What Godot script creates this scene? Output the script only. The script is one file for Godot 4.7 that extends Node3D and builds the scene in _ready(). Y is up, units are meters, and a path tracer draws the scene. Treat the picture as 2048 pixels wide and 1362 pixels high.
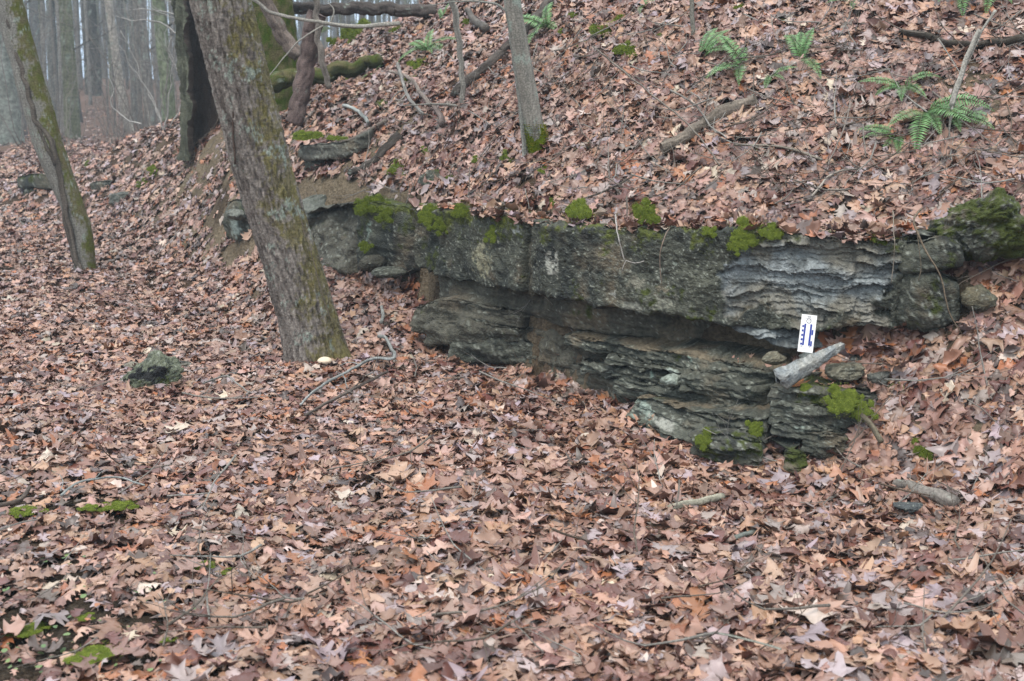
extends Node3D
# A leaf-strewn forest floor below a low ledge of bedded rock, overcast winter light.
# y is up, metres; d is the distance in front of the photographer's feet (d = -z).

const F := 2440.0                 # focal length of the photograph in its own pixels
const EYE := 1.55
const PITCH := 0.19199            # 11 degrees down
var rng := RandomNumberGenerator.new()
var taken := {}
var M := {}
var n1 := FastNoiseLite.new()     # smooth fractal noise, scaled by hand
var n2 := FastNoiseLite.new()
var cel := FastNoiseLite.new()
var ground: MeshInstance3D

# ------------------------------------------------------------------ helpers
func ray(u: float, v: float) -> Vector3:      # direction per metre of d
	var a := (u - 1024.0) / F
	var b := (681.0 - v) / F
	var f := cos(PITCH) + b * sin(PITCH)
	return Vector3(a / f, (b * cos(PITCH) - sin(PITCH)) / f, -1.0)

func at(u: float, v: float, d: float) -> Vector3:
	return Vector3(0, EYE, 0) + ray(u, v) * d

func on(u: float, v: float, lift := 0.0) -> Vector3:   # where that line of sight meets the ground
	var r := ray(u, v)
	var d := 2.2
	while d < 60.0:
		var p := Vector3(0, EYE, 0) + r * d
		if p.y < H(p.x, d) + lift:
			break
		d += 0.02 + d * 0.0015
	return Vector3(0, EYE, 0) + r * d

func numbered(called: String) -> String:
	if not taken.has(called):
		taken[called] = 0
		return called
	taken[called] += 1
	return "%s_%03d" % [called, taken[called]]

func tag(o: Node, label: String, category: String, group := "") -> Node:
	o.set_meta("label", label)
	o.set_meta("category", category)
	if group != "":
		o.set_meta("group", group)
	return o

func thing(called: String, where: Vector3, label: String, category: String, group := "") -> Node3D:
	var o := Node3D.new()
	o.name = numbered(called)
	add_child(o)
	o.position = where
	tag(o, label, category, group)
	return o

func part(called: String, mesh: Mesh, mat: Material, parent: Node3D, at_origin := true) -> MeshInstance3D:
	var o := MeshInstance3D.new()
	o.name = called
	o.mesh = mesh
	if mat:
		o.material_override = mat
	parent.add_child(o, true)
	if at_origin:       # the mesh is in world metres: take the parent's place off it
		o.position = -parent.position if parent.get_parent() == self else Vector3.ZERO
	return o

func single(called: String, mesh: Mesh, mat: Material, label: String, category: String, group := "") -> MeshInstance3D:
	var o := MeshInstance3D.new()
	o.name = numbered(called)
	o.mesh = mesh
	o.material_override = mat
	add_child(o)
	tag(o, label, category, group)
	return o

class Shape:
	var v := PackedVector3Array()
	var c := PackedColorArray()
	var i := PackedInt32Array()
	func add(p: Vector3, col: Color) -> int:
		v.append(p)
		c.append(col)
		return v.size() - 1
	func tri(a: int, b: int, d: int) -> void:
		i.append(a); i.append(b); i.append(d)
	func quad(a: int, b: int, d: int, e: int) -> void:
		i.append(a); i.append(b); i.append(d)
		i.append(a); i.append(d); i.append(e)
	func mesh() -> ArrayMesh:
		var arr := []
		arr.resize(Mesh.ARRAY_MAX)
		arr[Mesh.ARRAY_VERTEX] = v
		arr[Mesh.ARRAY_COLOR] = c
		arr[Mesh.ARRAY_INDEX] = i
		var st := SurfaceTool.new()
		st.create_from_arrays(arr)
		st.generate_normals()
		return st.commit()

# a tube along points with one radius each; wob shakes the radius, cols is one colour or one per ring
func tube(s: Shape, pts: Array, rad: Array, sides: int, col, wob := 0.0, jit := 0.0, seed_at := 0.0) -> void:
	var first := s.v.size()
	var up := Vector3(0.31, 0.2, 0.93)
	var n := pts.size()
	for k in n:
		var t: Vector3 = (pts[mini(k + 1, n - 1)] - pts[maxi(k - 1, 0)]).normalized()
		var a := (up - t * up.dot(t)).normalized()
		up = a
		var b := t.cross(a)
		for j in sides:
			var th := TAU * j / sides
			var q: Vector3 = a * cos(th) + b * sin(th)
			var p: Vector3 = pts[k]
			var w: float = 1.0
			if wob > 0.0:
				w += wob * n1.get_noise_3d(p.x * 60 + q.x * 40 + seed_at, p.y * 60 + q.y * 40, p.z * 60 + q.z * 40)
			var cc: Color = col[k] if col is Array else col
			if jit > 0.0:
				var g := 1.0 + jit * n2.get_noise_3d(p.x * 90 + q.x * 70, p.y * 50 + q.y * 70, p.z * 90 + q.z * 70 + seed_at)
				cc = Color(cc.r * g, cc.g * g, cc.b * g)
			s.add(p + q * float(rad[k]) * w, cc)
	for k in n - 1:
		for j in sides:
			var a0 := first + k * sides + j
			var a1 := first + k * sides + (j + 1) % sides
			s.quad(a0, a1, a1 + sides, a0 + sides)
	for e in [0, n - 1]:
		var cc: Color = col[e] if col is Array else col
		var m := s.add(pts[e], cc)
		for j in sides:
			var a0: int = first + e * sides + j
			var a1: int = first + e * sides + (j + 1) % sides
			if e == 0: s.tri(m, a1, a0)
			else: s.tri(m, a0, a1)

# smooth line through points, with a little crookedness
func curve(ctrl: Array, step: float, crook := 0.0, sd := 0.0) -> Array:
	var c := Curve3D.new()
	var n := ctrl.size()
	for k in n:
		var t: Vector3 = (ctrl[mini(k + 1, n - 1)] - ctrl[maxi(k - 1, 0)]) / 6.0
		c.add_point(ctrl[k], -t, t)
	c.bake_interval = step
	var out := []
	var len_ := c.get_baked_length()
	var m := maxi(2, int(len_ / step))
	for k in m + 1:
		var q := c.sample_baked(len_ * k / m)
		if crook > 0.0:
			q += Vector3(n1.get_noise_2d(k * step * 260 + sd, 3.0), n1.get_noise_2d(k * step * 260 + sd, 57.0), n1.get_noise_2d(k * step * 260 + sd, 91.0)) * crook
		out.append(q)
	return out

func taper(a: float, b: float, n: int, power := 1.0) -> Array:
	var out := []
	for k in n:
		out.append(lerpf(a, b, pow(float(k) / maxf(1, n - 1), power)))
	return out

func srgb(r: float, g: float, b: float) -> Color:      # a colour read as 0-255, made linear
	return Color(r / 255.0, g / 255.0, b / 255.0).srgb_to_linear()

func noise_tex(freq: float, lo: Color, hi: Color, size := 512, octaves := 5, kind := FastNoiseLite.TYPE_SIMPLEX_SMOOTH, sd := 1) -> NoiseTexture2D:
	var f := FastNoiseLite.new()
	f.noise_type = kind
	f.seed = sd
	f.frequency = freq
	f.fractal_octaves = octaves
	f.fractal_gain = 0.6
	var t := NoiseTexture2D.new()
	t.width = size
	t.height = size
	t.seamless = true
	t.noise = f
	var g := Gradient.new()
	g.set_color(0, lo)
	g.set_color(1, hi)
	t.color_ramp = g
	return t

func stone_like(tex: Texture2D, relief: Texture2D, relief_cm: float, scale: float, rough: float, spec := 0.35) -> StandardMaterial3D:
	var m := StandardMaterial3D.new()
	m.vertex_color_use_as_albedo = true
	m.albedo_texture = tex
	m.uv1_triplanar = true
	m.uv1_world_triplanar = true
	m.uv1_scale = Vector3.ONE * scale
	m.roughness = rough
	m.metallic_specular = spec
	if relief_cm > 0.0:
		m.heightmap_enabled = true
		m.heightmap_texture = relief
		m.heightmap_scale = relief_cm
	return m

func make_materials() -> void:
	n1.noise_type = FastNoiseLite.TYPE_SIMPLEX_SMOOTH
	n1.frequency = 0.02
	n1.fractal_octaves = 3
	n2.noise_type = FastNoiseLite.TYPE_SIMPLEX
	n2.seed = 7
	n2.frequency = 0.02
	n2.fractal_octaves = 4
	cel.noise_type = FastNoiseLite.TYPE_CELLULAR
	cel.cellular_return_type = FastNoiseLite.RETURN_CELL_VALUE
	cel.frequency = 0.02
	cel.seed = 3
	var grain := noise_tex(0.02, Color(0.5, 0.5, 0.5), Color(1.0, 1.0, 1.0), 512, 6)
	var pits := noise_tex(0.03, Color.BLACK, Color.WHITE, 512, 6, FastNoiseLite.TYPE_SIMPLEX, 5)
	M.rock = stone_like(grain, pits, 1.2, 3.0, 0.85)
	M.soil = stone_like(noise_tex(0.03, Color(0.45, 0.43, 0.4), Color(1, 1, 1), 512, 6, FastNoiseLite.TYPE_SIMPLEX, 9), pits, 1.5, 2.2, 0.95, 0.2)
	M.bark = stone_like(grain, pits, 0.5, 5.0, 0.9, 0.25)
	M.wood = stone_like(grain, pits, 0.25, 6.0, 0.85, 0.25)
	M.far_bark = stone_like(grain, pits, 0.0, 0.8, 0.95, 0.2)
	var l := StandardMaterial3D.new()
	l.vertex_color_use_as_albedo = true
	l.roughness = 0.4
	l.metallic_specular = 0.5
	l.cull_mode = BaseMaterial3D.CULL_DISABLED
	M.leaf = l
	var g: StandardMaterial3D = l.duplicate()
	g.roughness = 0.5
	g.backlight_enabled = true
	g.backlight = Color(0.3, 0.3, 0.3)
	M.green = g
	var mo := StandardMaterial3D.new()
	mo.vertex_color_use_as_albedo = true
	mo.roughness = 0.95
	mo.metallic_specular = 0.15
	mo.cull_mode = BaseMaterial3D.CULL_DISABLED
	M.moss = mo
	for a in [["card", Color(0.93, 0.92, 0.9), 0.4], ["ink_blue", Color(0.13, 0.22, 0.55), 0.5], ["ink_grey", Color(0.35, 0.36, 0.4), 0.5], ["mushroom", Color(0.86, 0.76, 0.62), 0.6]]:
		var m := StandardMaterial3D.new()
		m.albedo_color = a[1]
		m.roughness = a[2]
		M[a[0]] = m

# ------------------------------------------------------------------ the lie of the land
# Across the view at each x: [x, then (d, y) of bank foot, step foot, step top, slope, crest, back]
const LAND := [
	[-40.0, 28, 0.0, 29, 0.1, 29.2, 0.15, 31, 0.2, 34, 0.3, 40, 0.3],
	[-12.0, 21, 0.0, 22, 0.1, 22.2, 0.2, 24, 0.4, 27, 0.6, 34, 0.4],
	[-7.0, 16.5, 0.0, 17.1, 0.06, 17.8, 0.38, 19, 0.55, 22, 0.72, 30, 0.5],
	[-5.5, 14.4, 0.0, 15.3, 0.1, 16.3, 0.5, 17.5, 0.95, 20, 1.2, 28, 0.8],
	[-4.0, 11.6, 0.0, 12.8, 0.18, 14.0, 0.62, 15, 1.15, 17.5, 1.6, 26, 1.1],
	[-2.5, 9.4, 0.0, 10.3, 0.12, 10.95, 0.66, 12, 1.3, 15.5, 2.1, 24, 1.4],
	[-1.5, 7.8, 0.03, 9.1, 0.46, 9.5, 1.0, 11, 1.6, 14.5, 2.4, 22, 1.7],
	[-0.85, 7.3, 0.03, 8.35, 0.42, 8.6, 0.93, 10.2, 1.7, 14, 2.7, 22, 2.3],
	[-0.3, 7.0, 0.02, 7.52, 0.06, 7.72, 0.88, 9.6, 1.75, 14, 3.2, 24, 3.2],
	[0.1, 6.6, -0.03, 6.98, 0.0, 7.12, 0.88, 9, 1.8, 14, 3.6, 24, 4.2],
	[0.6, 5.7, -0.06, 6.42, -0.02, 6.55, 0.88, 8.5, 1.9, 14, 4.0, 24, 5.2],
	[1.05, 5.0, -0.07, 6.1, 0.0, 6.22, 0.88, 8.2, 2.0, 14, 4.4, 24, 6.2],
	[1.45, 5.15, -0.05, 5.85, 0.42, 6.02, 0.88, 8, 2.05, 14, 4.6, 24, 6.8],
	[1.8, 4.9, 0.0, 5.75, 0.5, 5.95, 0.86, 8, 2.1, 14, 4.8, 24, 7.0],
	[2.15, 4.35, 0.0, 5.45, 0.6, 5.75, 0.86, 7.8, 2.1, 14, 5.0, 24, 7.5],
	[4.0, 3.3, 0.0, 4.6, 0.65, 4.9, 0.85, 7, 2.1, 13, 5.2, 24, 8.0],
	[12.0, 0.5, 0.0, 2.0, 0.65, 2.4, 0.85, 4, 1.9, 11, 5.2, 24, 10.0],
	[60.0, -20.0, 0.0, -18.0, 0.65, -17.6, 0.85, -14, 2.0, 0, 7, 24, 14.0]]

func far_land(d: float) -> float:
	var t := clampf((d - 26.0) / 40.0, 0.0, 1.0)
	return 2.7 * t * t * (3.0 - 2.0 * t) + maxf(0.0, d - 66.0) * 0.012

func land(x: float, d: float) -> float:
	var k := 0
	while k < LAND.size() - 2 and x > LAND[k + 1][0]:
		k += 1
	var a: Array = LAND[k]
	var b: Array = LAND[k + 1]
	var t := clampf((x - float(a[0])) / (float(b[0]) - float(a[0])), 0.0, 1.0)
	var pd := lerpf(a[1], b[1], t)
	var py := lerpf(a[2], b[2], t)
	if d <= pd:
		return py * clampf(1.0 - (pd - d) / 1.5, 0.0, 1.0)
	for j in range(3, 12, 2):
		var qd := lerpf(a[j], b[j], t)
		var qy := lerpf(a[j + 1], b[j + 1], t)
		if d <= qd:
			return lerpf(py, qy, (d - pd) / (qd - pd))
		pd = qd
		py = qy
	var w := clampf((d - pd) / 18.0, 0.0, 1.0)
	return lerpf(py, far_land(d), w * w * (3.0 - 2.0 * w))

func raw_H(x: float, d: float) -> float:
	var y := land(x, d)
	var far := clampf((d - 8.0) / 30.0, 0.0, 1.0)
	y += n1.get_noise_2d(x * 55.0, d * 55.0) * (0.05 + 0.25 * far)
	y += n1.get_noise_2d(x * 190.0 + 400.0, d * 190.0) * 0.018
	return y

const GX0 := -13.0
const GD0 := 1.2
const GS := 0.06
var gw := 330
var gh := 490
var hg := PackedFloat32Array()

func make_grid() -> void:
	hg.resize(gw * gh)
	for j in gh:
		for i in gw:
			hg[j * gw + i] = raw_H(GX0 + i * GS, GD0 + j * GS)

func H(x: float, d: float) -> float:
	var a := (x - GX0) / GS
	var b := (d - GD0) / GS
	if a < 0 or b < 0 or a >= gw - 1 or b >= gh - 1:
		return raw_H(x, d)
	var i := int(a)
	var j := int(b)
	a -= i
	b -= j
	var o := j * gw + i
	return lerpf(lerpf(hg[o], hg[o + 1], a), lerpf(hg[o + gw], hg[o + gw + 1], a), b)

func slope_at(x: float, d: float, e := 0.07) -> Vector3:    # unit normal
	return Vector3(H(x - e, d) - H(x + e, d), 2.0 * e, H(x, d + e) - H(x, d - e)).normalized()

# bare earth showing: 0 none, 1 all; centres in metres (x, d, radius)
var bare := []
func bareness(x: float, d: float) -> float:
	var m := 0.0
	for b in bare:
		var q := Vector2(x - b[0], d - b[1]).length() / float(b[2])
		if q < 1.6:
			m = maxf(m, clampf(1.5 - q + 0.6 * n1.get_noise_2d(x * 130, d * 130), 0.0, 1.0) * float(b[3]))
	return m

func lines(spans: Array) -> Array:      # [from, to, step] ...
	var out := []
	for s in spans:
		var x: float = s[0]
		while x < s[1] - 0.001:
			out.append(x)
			x += s[2]
	out.append(spans[-1][1])
	return out

func build_ground() -> void:
	var xs := lines([[-90.0, -40.0, 5.0], [-40.0, -14.0, 1.0], [-14.0, -4.0, 0.2], [-4.0, -2.6, 0.06], [-2.6, -0.5, 0.03], [-0.5, 3.6, 0.06], [3.6, 8.0, 0.2], [8.0, 30.0, 1.0], [30.0, 90.0, 5.0]])
	var ds := lines([[-30.0, -4.0, 2.0], [-4.0, 2.0, 0.5], [2.0, 8.0, 0.06], [8.0, 10.2, 0.03], [10.2, 11.0, 0.06], [11.0, 20.0, 0.15], [20.0, 40.0, 0.6], [40.0, 160.0, 3.0]])
	var s := Shape.new()
	var soil := Color(0.085, 0.062, 0.044)
	var rot := Color(0.13, 0.082, 0.058)
	var clay := Color(0.29, 0.235, 0.165)
	var black := Color(0.035, 0.032, 0.027)
	for d: float in ds:
		for x: float in xs:
			var y := H(x, d)
			var k := n1.get_noise_2d(x * 140, d * 140) * 0.5 + 0.5
			var col := soil.lerp(rot, k)
			var nn := slope_at(x, d, 0.1)
			var push := Vector3.ZERO
			if nn.y < 0.8 and d < 20.0:
				var w := smoothstep(0.8, 0.6, nn.y)
				var q := Vector3(x, y, -d)
				push = nn * w * (0.05 * n1.get_noise_3d(x * 150, y * 190, d * 150) + 0.03 * n2.get_noise_3d(x * 260, y * 260, d * 260))
				col = col.lerp(soil.lerp(clay, clampf(0.55 + n1.get_noise_3d(x * 110, y * 110, d * 110) * 1.1, 0.0, 1.0)), w)
			var b := bareness(x, d)
			if b > 0.0:
				col = col.lerp(black.lerp(clay, 0.04 + 0.14 * k) if d < 6.5 else clay, b)
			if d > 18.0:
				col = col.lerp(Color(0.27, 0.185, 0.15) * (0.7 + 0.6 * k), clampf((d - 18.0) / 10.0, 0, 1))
			col.a = 1.0
			s.add(Vector3(x, y, -d) + push, col)
	var w := xs.size()
	for j in ds.size() - 1:
		for i in w - 1:
			var o := j * w + i
			s.quad(o, o + w, o + w + 1, o + 1)
	ground = MeshInstance3D.new()
	ground.name = "ground"
	ground.mesh = s.mesh()
	ground.material_override = M.soil
	ground.set_meta("kind", "structure")
	ground.set_meta("label", "leaf covered forest floor rising into a bank")
	add_child(ground)

# ------------------------------------------------------------------ fallen leaves
const RED_OAK := [[.025, .0], [.10, .10], [.25, .13], [.13, .25], [.20, .35], [.43, .39], [.34, .46], [.14, .48], [.20, .58], [.37, .70], [.27, .71], [.12, .72], [.15, .80], [.22, .90], [.09, .91], [0, 1]]
const WHITE_OAK := [[.02, .0], [.07, .12], [.17, .17], [.19, .23], [.09, .28], [.12, .35], [.28, .41], [.31, .47], [.25, .51], [.10, .51], [.13, .59], [.28, .66], [.30, .72], [.23, .76], [.11, .76], [.13, .83], [.19, .90], [.12, .96], [0, 1]]
const MAPLE := [[.02, .0], [.17, .01], [.34, .06], [.22, .16], [.50, .30], [.36, .37], [.47, .54], [.25, .52], [.19, .60], [.25, .74], [.12, .76], [0, 1]]
const OVAL := [[.015, .0], [.12, .09], [.21, .22], [.26, .38], [.27, .52], [.22, .68], [.15, .82], [.07, .93], [0, 1]]
const TORN := [[.02, .0], [.10, .10], [.22, .18], [.20, .30], [.32, .36], [.24, .52], [.28, .60], [.16, .68], [.05, .70], [0, .66]]

func leaf_mesh(outline: Array, cup: float, bend: float, wave: float, ph: float, fold := 0.0) -> ArrayMesh:
	var s := Shape.new()
	var n := outline.size()
	var cols := 5
	for k in n:
		var ym := 0.0
		for j in k + 1:
			ym = maxf(ym, outline[j][1])
		for c in cols:
			var side := (c - 2) / 2.0
			var ow: float = outline[k][0] * (1.0 + 0.18 * sin(ph * 3.0 + k * 2.3 + side * 4.0))
			var x := ow * side
			var y: float = lerpf(ym, outline[k][1] + 0.02 * sin(ph + k * 1.7 + side), absf(side))
			var z := cup * x * x * 1.7 + fold * absf(x)
			z += wave * sin(y * 9.0 + ph + side * 2.0) * absf(side) * 0.09
			z += wave * 0.03 * sin(y * 14.0 - ph * 2.0) * side
			if absf(side) == 1.0 and ow > 0.2:
				z += cup * 0.05 + wave * 0.03 * sin(ph * 5.0 + k)
			var t := y - 0.5
			z += bend * t * t * 2.2 + bend * 0.8 * sin(t * 7.0 + ph) * 0.12 + bend * 0.5 * t * x * sin(ph)
			var g := 1.0 + 0.16 * sin(k * 2.1 + side * 3.0 + ph) + 0.1 * sin(k * 5.7 - side * 6.0 + ph * 2.0)
			if c == 2:
				g = 1.16
			s.add(Vector3(x, z, -t), Color(g, g, g * 0.97))
	for k in n - 1:
		for c in cols - 1:
			var o := k * cols + c
			s.quad(o, o + cols, o + cols + 1, o + 1)
	# stalk
	var z0: float = bend * 0.55
	var b := Color(0.8, 0.7, 0.6)
	var a0 := s.add(Vector3(-0.009, z0, 0.5), b)
	var a1 := s.add(Vector3(0.009, z0, 0.5), b)
	var a2 := s.add(Vector3(0.03 * sin(ph) - 0.006, z0 + 0.03, 0.66), b)
	var a3 := s.add(Vector3(0.03 * sin(ph) + 0.006, z0 + 0.03, 0.66), b)
	s.quad(a0, a1, a3, a2)
	return s.mesh()

const LEAF_TONES := [
	[0.23, 0.30, 0.20, 0.155], [0.26, 0.195, 0.117, 0.09], [0.12, 0.265, 0.155, 0.105], [0.14, 0.10, 0.043, 0.032], [0.05, 0.24, 0.10, 0.047],
	[0.12, 0.25, 0.208, 0.21], [0.02, 0.38, 0.33, 0.28], [0.06, 0.075, 0.055, 0.047]]

func leaf_tone() -> Color:
	var r := rng.randf()
	var c := Color(0.25, 0.14, 0.1)
	for t in LEAF_TONES:
		r -= t[0]
		if r < 0.0:
			c = Color(t[1], t[2], t[3])
			break
	var g := rng.randf_range(0.6, 1.3)
	return Color(c.r * g * 1.07, c.g * g * rng.randf_range(0.93, 1.03), c.b * g * rng.randf_range(0.84, 1.04))

func leaf_place(x: float, d: float, lift: float, tilt: float, size: float, hollow := 0.0) -> Transform3D:
	var n := slope_at(x, d, 0.12)
	n = (n + Vector3(rng.randfn(0, tilt), 0, rng.randfn(0, tilt))).normalized()
	var yaw := rng.randf() * TAU
	var a := Vector3(cos(yaw), 0, sin(yaw))
	a = (a - n * a.dot(n)).normalized()
	var b := Basis(a, n, a.cross(n))
	if (hollow > 0.0) == (rng.randf() < 0.76):      # most lie with their edges down
		b = b * Basis(Vector3(0, 0, 1), PI)
	return Transform3D(b.scaled_local(Vector3.ONE * size), Vector3(x, H(x, d) + lift, -d))

func flat_path(x: float, d: float) -> bool:      # the trodden path at the left, where leaves are smaller and broken
	return x < -0.35 - 0.02 * d + 0.3 * n1.get_noise_2d(x * 40, d * 40) and d < 14.0 and H(x, d) < 0.2

var leaf_shapes := []
func build_leaves() -> void:
	var kinds := [
		["red_oak_leaf", RED_OAK, [[0.25, 0.10, 0.5, 0.3], [-0.3, -0.18, 0.7, 1.9], [0.5, 0.25, 0.9, 4.0], [-0.12, 0.05, 0.5, 5.1], [0.8, -0.3, 1.0, 2.7]]],
		["white_oak_leaf", WHITE_OAK, [[0.3, 0.15, 0.6, 0.9], [-0.4, -0.25, 0.8, 2.2], [0.7, 0.4, 0.8, 3.7]]],
		["maple_leaf", MAPLE, [[0.2, 0.12, 0.5, 1.1], [-0.35, -0.2, 0.9, 3.3]]],
		["oval_leaf", OVAL, [[0.8, 0.15, 0.3, 0.4], [-0.7, -0.3, 0.4, 2.0], [2.2, 0.25, 0.3, 4.4]]],
		["broken_leaf", TORN, [[0.4, 0.2, 0.8, 1.5], [-0.5, -0.3, 0.8, 3.9], [1.2, 0.1, 0.9, 5.5]]]]
	var share := [0.45, 0.18, 0.09, 0.14, 0.14]
	var mm := []      # [kind, mesh, transforms, colours]
	for k in kinds.size():
		for w in kinds[k][2]:
			mm.append([k, leaf_mesh(kinds[k][1], w[0], w[1], w[2], w[3], 0.1 * sin(w[3])), [], [], w[0]])
			leaf_shapes.append(mm[-1][1])
	var first := [0, 5, 8, 10, 13]
	var many := [5, 3, 2, 3, 3]
	var near := []
	for zone in [[2.7, 6.5, 1250.0], [6.5, 10.0, 1000.0], [10.0, 15.0, 480.0], [15.0, 24.0, 230.0], [24.0, 48.0, 30.0]]:
		var area := 0.0
		var d0: float = zone[0]
		var d1: float = zone[1]
		var wide := 0.52 * (d1 * d1 - d0 * d0) + 1.6 * (d1 - d0)
		for q in int(wide * zone[2]):
			var d := sqrt(lerpf(d0 * d0, d1 * d1, rng.randf()))
			var x := rng.randf_range(-(0.59 * d + 0.8), 0.45 * d + 0.8)
			if d > 16.0 and x > -3.0 or d > 13.5 and x > 1.5:
				continue
			if d > 24.0 and x > -6.0:
				continue
			var n := slope_at(x, d)
			if n.y < 0.55 and rng.randf() < 0.92:
				continue
			var crumb := false
			if rng.randf() < bareness(x, d) * 0.93:
				if rng.randf() < 0.5: continue
				crumb = true
			var heap := n1.get_noise_2d(x * 110 + 77, d * 110) * 0.5 + 0.5
			var r := rng.randf()
			var k := 0
			while k < 4 and r > share[k]:
				r -= share[k]
				k += 1
			var which: int = first[k] + rng.randi() % int(many[k])
			var size: float = [0.126, 0.12, 0.1, 0.082, 0.07][k] * clampf(rng.randfn(1.0, 0.26), 0.45, 1.6)
			if flat_path(x, d): size *= 0.78
			if crumb: size = rng.randf_range(0.012, 0.04)
			var layer := rng.randf()
			var flat := n.y > 0.93 and d < 9.0
			var tilt := 0.085 if flat else 0.17
			if rng.randf() < (0.06 if flat else 0.13):
				tilt = 0.42
			var t := leaf_place(x, d, 0.004 + layer * (0.016 + 0.024 * heap) + 0.006, tilt, size, mm[which][4])
			var c := leaf_tone()
			mm[which][2].append(t)
			mm[which][3].append(c)
			if layer > 0.9 and d < 5.2 and d > 3.0 and absf(x) < 0.40 * d:
				near.append([size / d, which, mm[which][2].size() - 1])
	# leaves lying along the lip of the ledge and caught on its steps
	for q in 470:
		var u := rng.randf_range(830, 1810)
		var p := Vector3.ZERO
		if q < 425:
			var f := (u - 830.0) / 980.0
			var vt := [414.0, 424.0, 444.0, 452.0, 458.0, 458.0, 462.0, 470.0, 478.0, 480.0]
			var dt := [7.7, 7.2, 6.8, 6.5, 6.25, 6.05, 5.88, 5.74, 5.64, 5.58]
			p = at(u, cub(vt, f * 9.0) - 1.0, cub(dt, f * 9.0) + 0.01)
			var back := pow(rng.randf(), 1.3) * 0.26 - 0.05
			p += Vector3(0.5, 0.12, -0.85) * back + Vector3(0, 0.012, 0)
		else:
			var e: Array = [[1180, 690, 6.6], [1420, 715, 6.0], [1480, 725, 5.85], [1550, 730, 5.75], [1690, 705, 5.6], [1600, 768, 5.4], [1660, 772, 5.4], [1730, 778, 5.4], [1830, 655, 5.55], [1760, 690, 5.6], [1850, 690, 5.5], [1790, 730, 5.4], [1950, 660, 5.4]][q % 13]
			p = at(e[0] + rng.randf_range(-25, 25), e[1] + rng.randf_range(-6, 6), e[2])
		var which := rng.randi() % 15
		var t := leaf_place(p.x, -p.z, 0.0, 0.3, rng.randf_range(0.07, 0.13))
		t.origin = p
		t.basis = Basis(Vector3(rng.randfn(0, 1), 0, rng.randfn(0, 1)).normalized(), rng.randfn(0.0, 0.45)) * Basis(Vector3.UP, rng.randf() * TAU).scaled_local(Vector3.ONE * rng.randf_range(0.07, 0.13))
		mm[which][2].append(t)
		mm[which][3].append(leaf_tone())
	# the 300 that show largest are leaves of their own under the ground; the rest is one mass
	near.sort_custom(func(a, b): return a[0] > b[0])
	var out_of := {}
	for k in mini(300, near.size()):
		var e: Array = near[k]
		out_of[[e[1], e[2]]] = true
		var one := MeshInstance3D.new()
		one.name = "leaf"
		one.mesh = mm[e[1]][1]
		one.material_override = leaf_material(mm[e[1]][3][e[2]])
		ground.add_child(one, true)
		one.transform = mm[e[1]][2][e[2]]
	var litter := Node3D.new()
	litter.name = "leaf_litter"
	litter.set_meta("kind", "stuff")
	litter.set_meta("label", "brown and tan fallen oak and maple leaves")
	ground.add_child(litter)
	var total := 0
	for w in mm.size():
		var keep := []
		for q in mm[w][2].size():
			if not out_of.has([w, q]):
				keep.append(q)
		var m := MultiMesh.new()
		m.transform_format = MultiMesh.TRANSFORM_3D
		m.use_colors = true
		m.mesh = mm[w][1]
		m.instance_count = keep.size()
		for q in keep.size():
			m.set_instance_transform(q, mm[w][2][keep[q]])
			m.set_instance_color(q, mm[w][3][keep[q]])
		var o := MultiMeshInstance3D.new()
		o.name = kinds[mm[w][0]][0] + "_litter"
		o.multimesh = m
		o.material_override = M.leaf
		o.set_meta("kind", "stuff")
		litter.add_child(o, true)
		total += keep.size()
	print("leaves ", total)

var leaf_mats := []
func leaf_material(c: Color) -> StandardMaterial3D:
	var best: StandardMaterial3D
	if leaf_mats.size() < 40:
		best = M.leaf.duplicate()
		best.albedo_color = c.linear_to_srgb()
		leaf_mats.append([c, best])
		return best
	var bd := 9.0
	for e in leaf_mats:
		var q: float = absf(e[0].r - c.r) + absf(e[0].g - c.g) + absf(e[0].b - c.b)
		if q < bd:
			bd = q
			best = e[1]
	return best

# ------------------------------------------------------------------ rock
func cub(a: Array, t: float) -> float:
	var n := a.size()
	var k := clampi(int(t), 0, n - 2)
	return cubic_interpolate(a[k], a[k + 1], a[maxi(k - 1, 0)], a[mini(k + 2, n - 1)], t - k)

func nz(p: Vector3, f: float, o := 0.0) -> float:
	return n1.get_noise_3d(p.x * 50.0 * f + o, p.y * 50.0 * f, p.z * 50.0 * f)

func nr(p: Vector3, f: float, o := 0.0) -> float:
	return n2.get_noise_3d(p.x * 50.0 * f + o, p.y * 50.0 * f, p.z * 50.0 * f)

func ss(a: float, b: float, x: float) -> float:
	return smoothstep(a, b, x)

# pale lichen and tan scars seen on the ledge: x, y, radius along x, along y, tone
var scars := []
func add_scar(u: float, v: float, d: float, ru: float, rv: float, tone: Color) -> void:
	var p := at(u, v, d)
	scars.append([p, ru * d / F, rv * d / F, tone])

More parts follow.
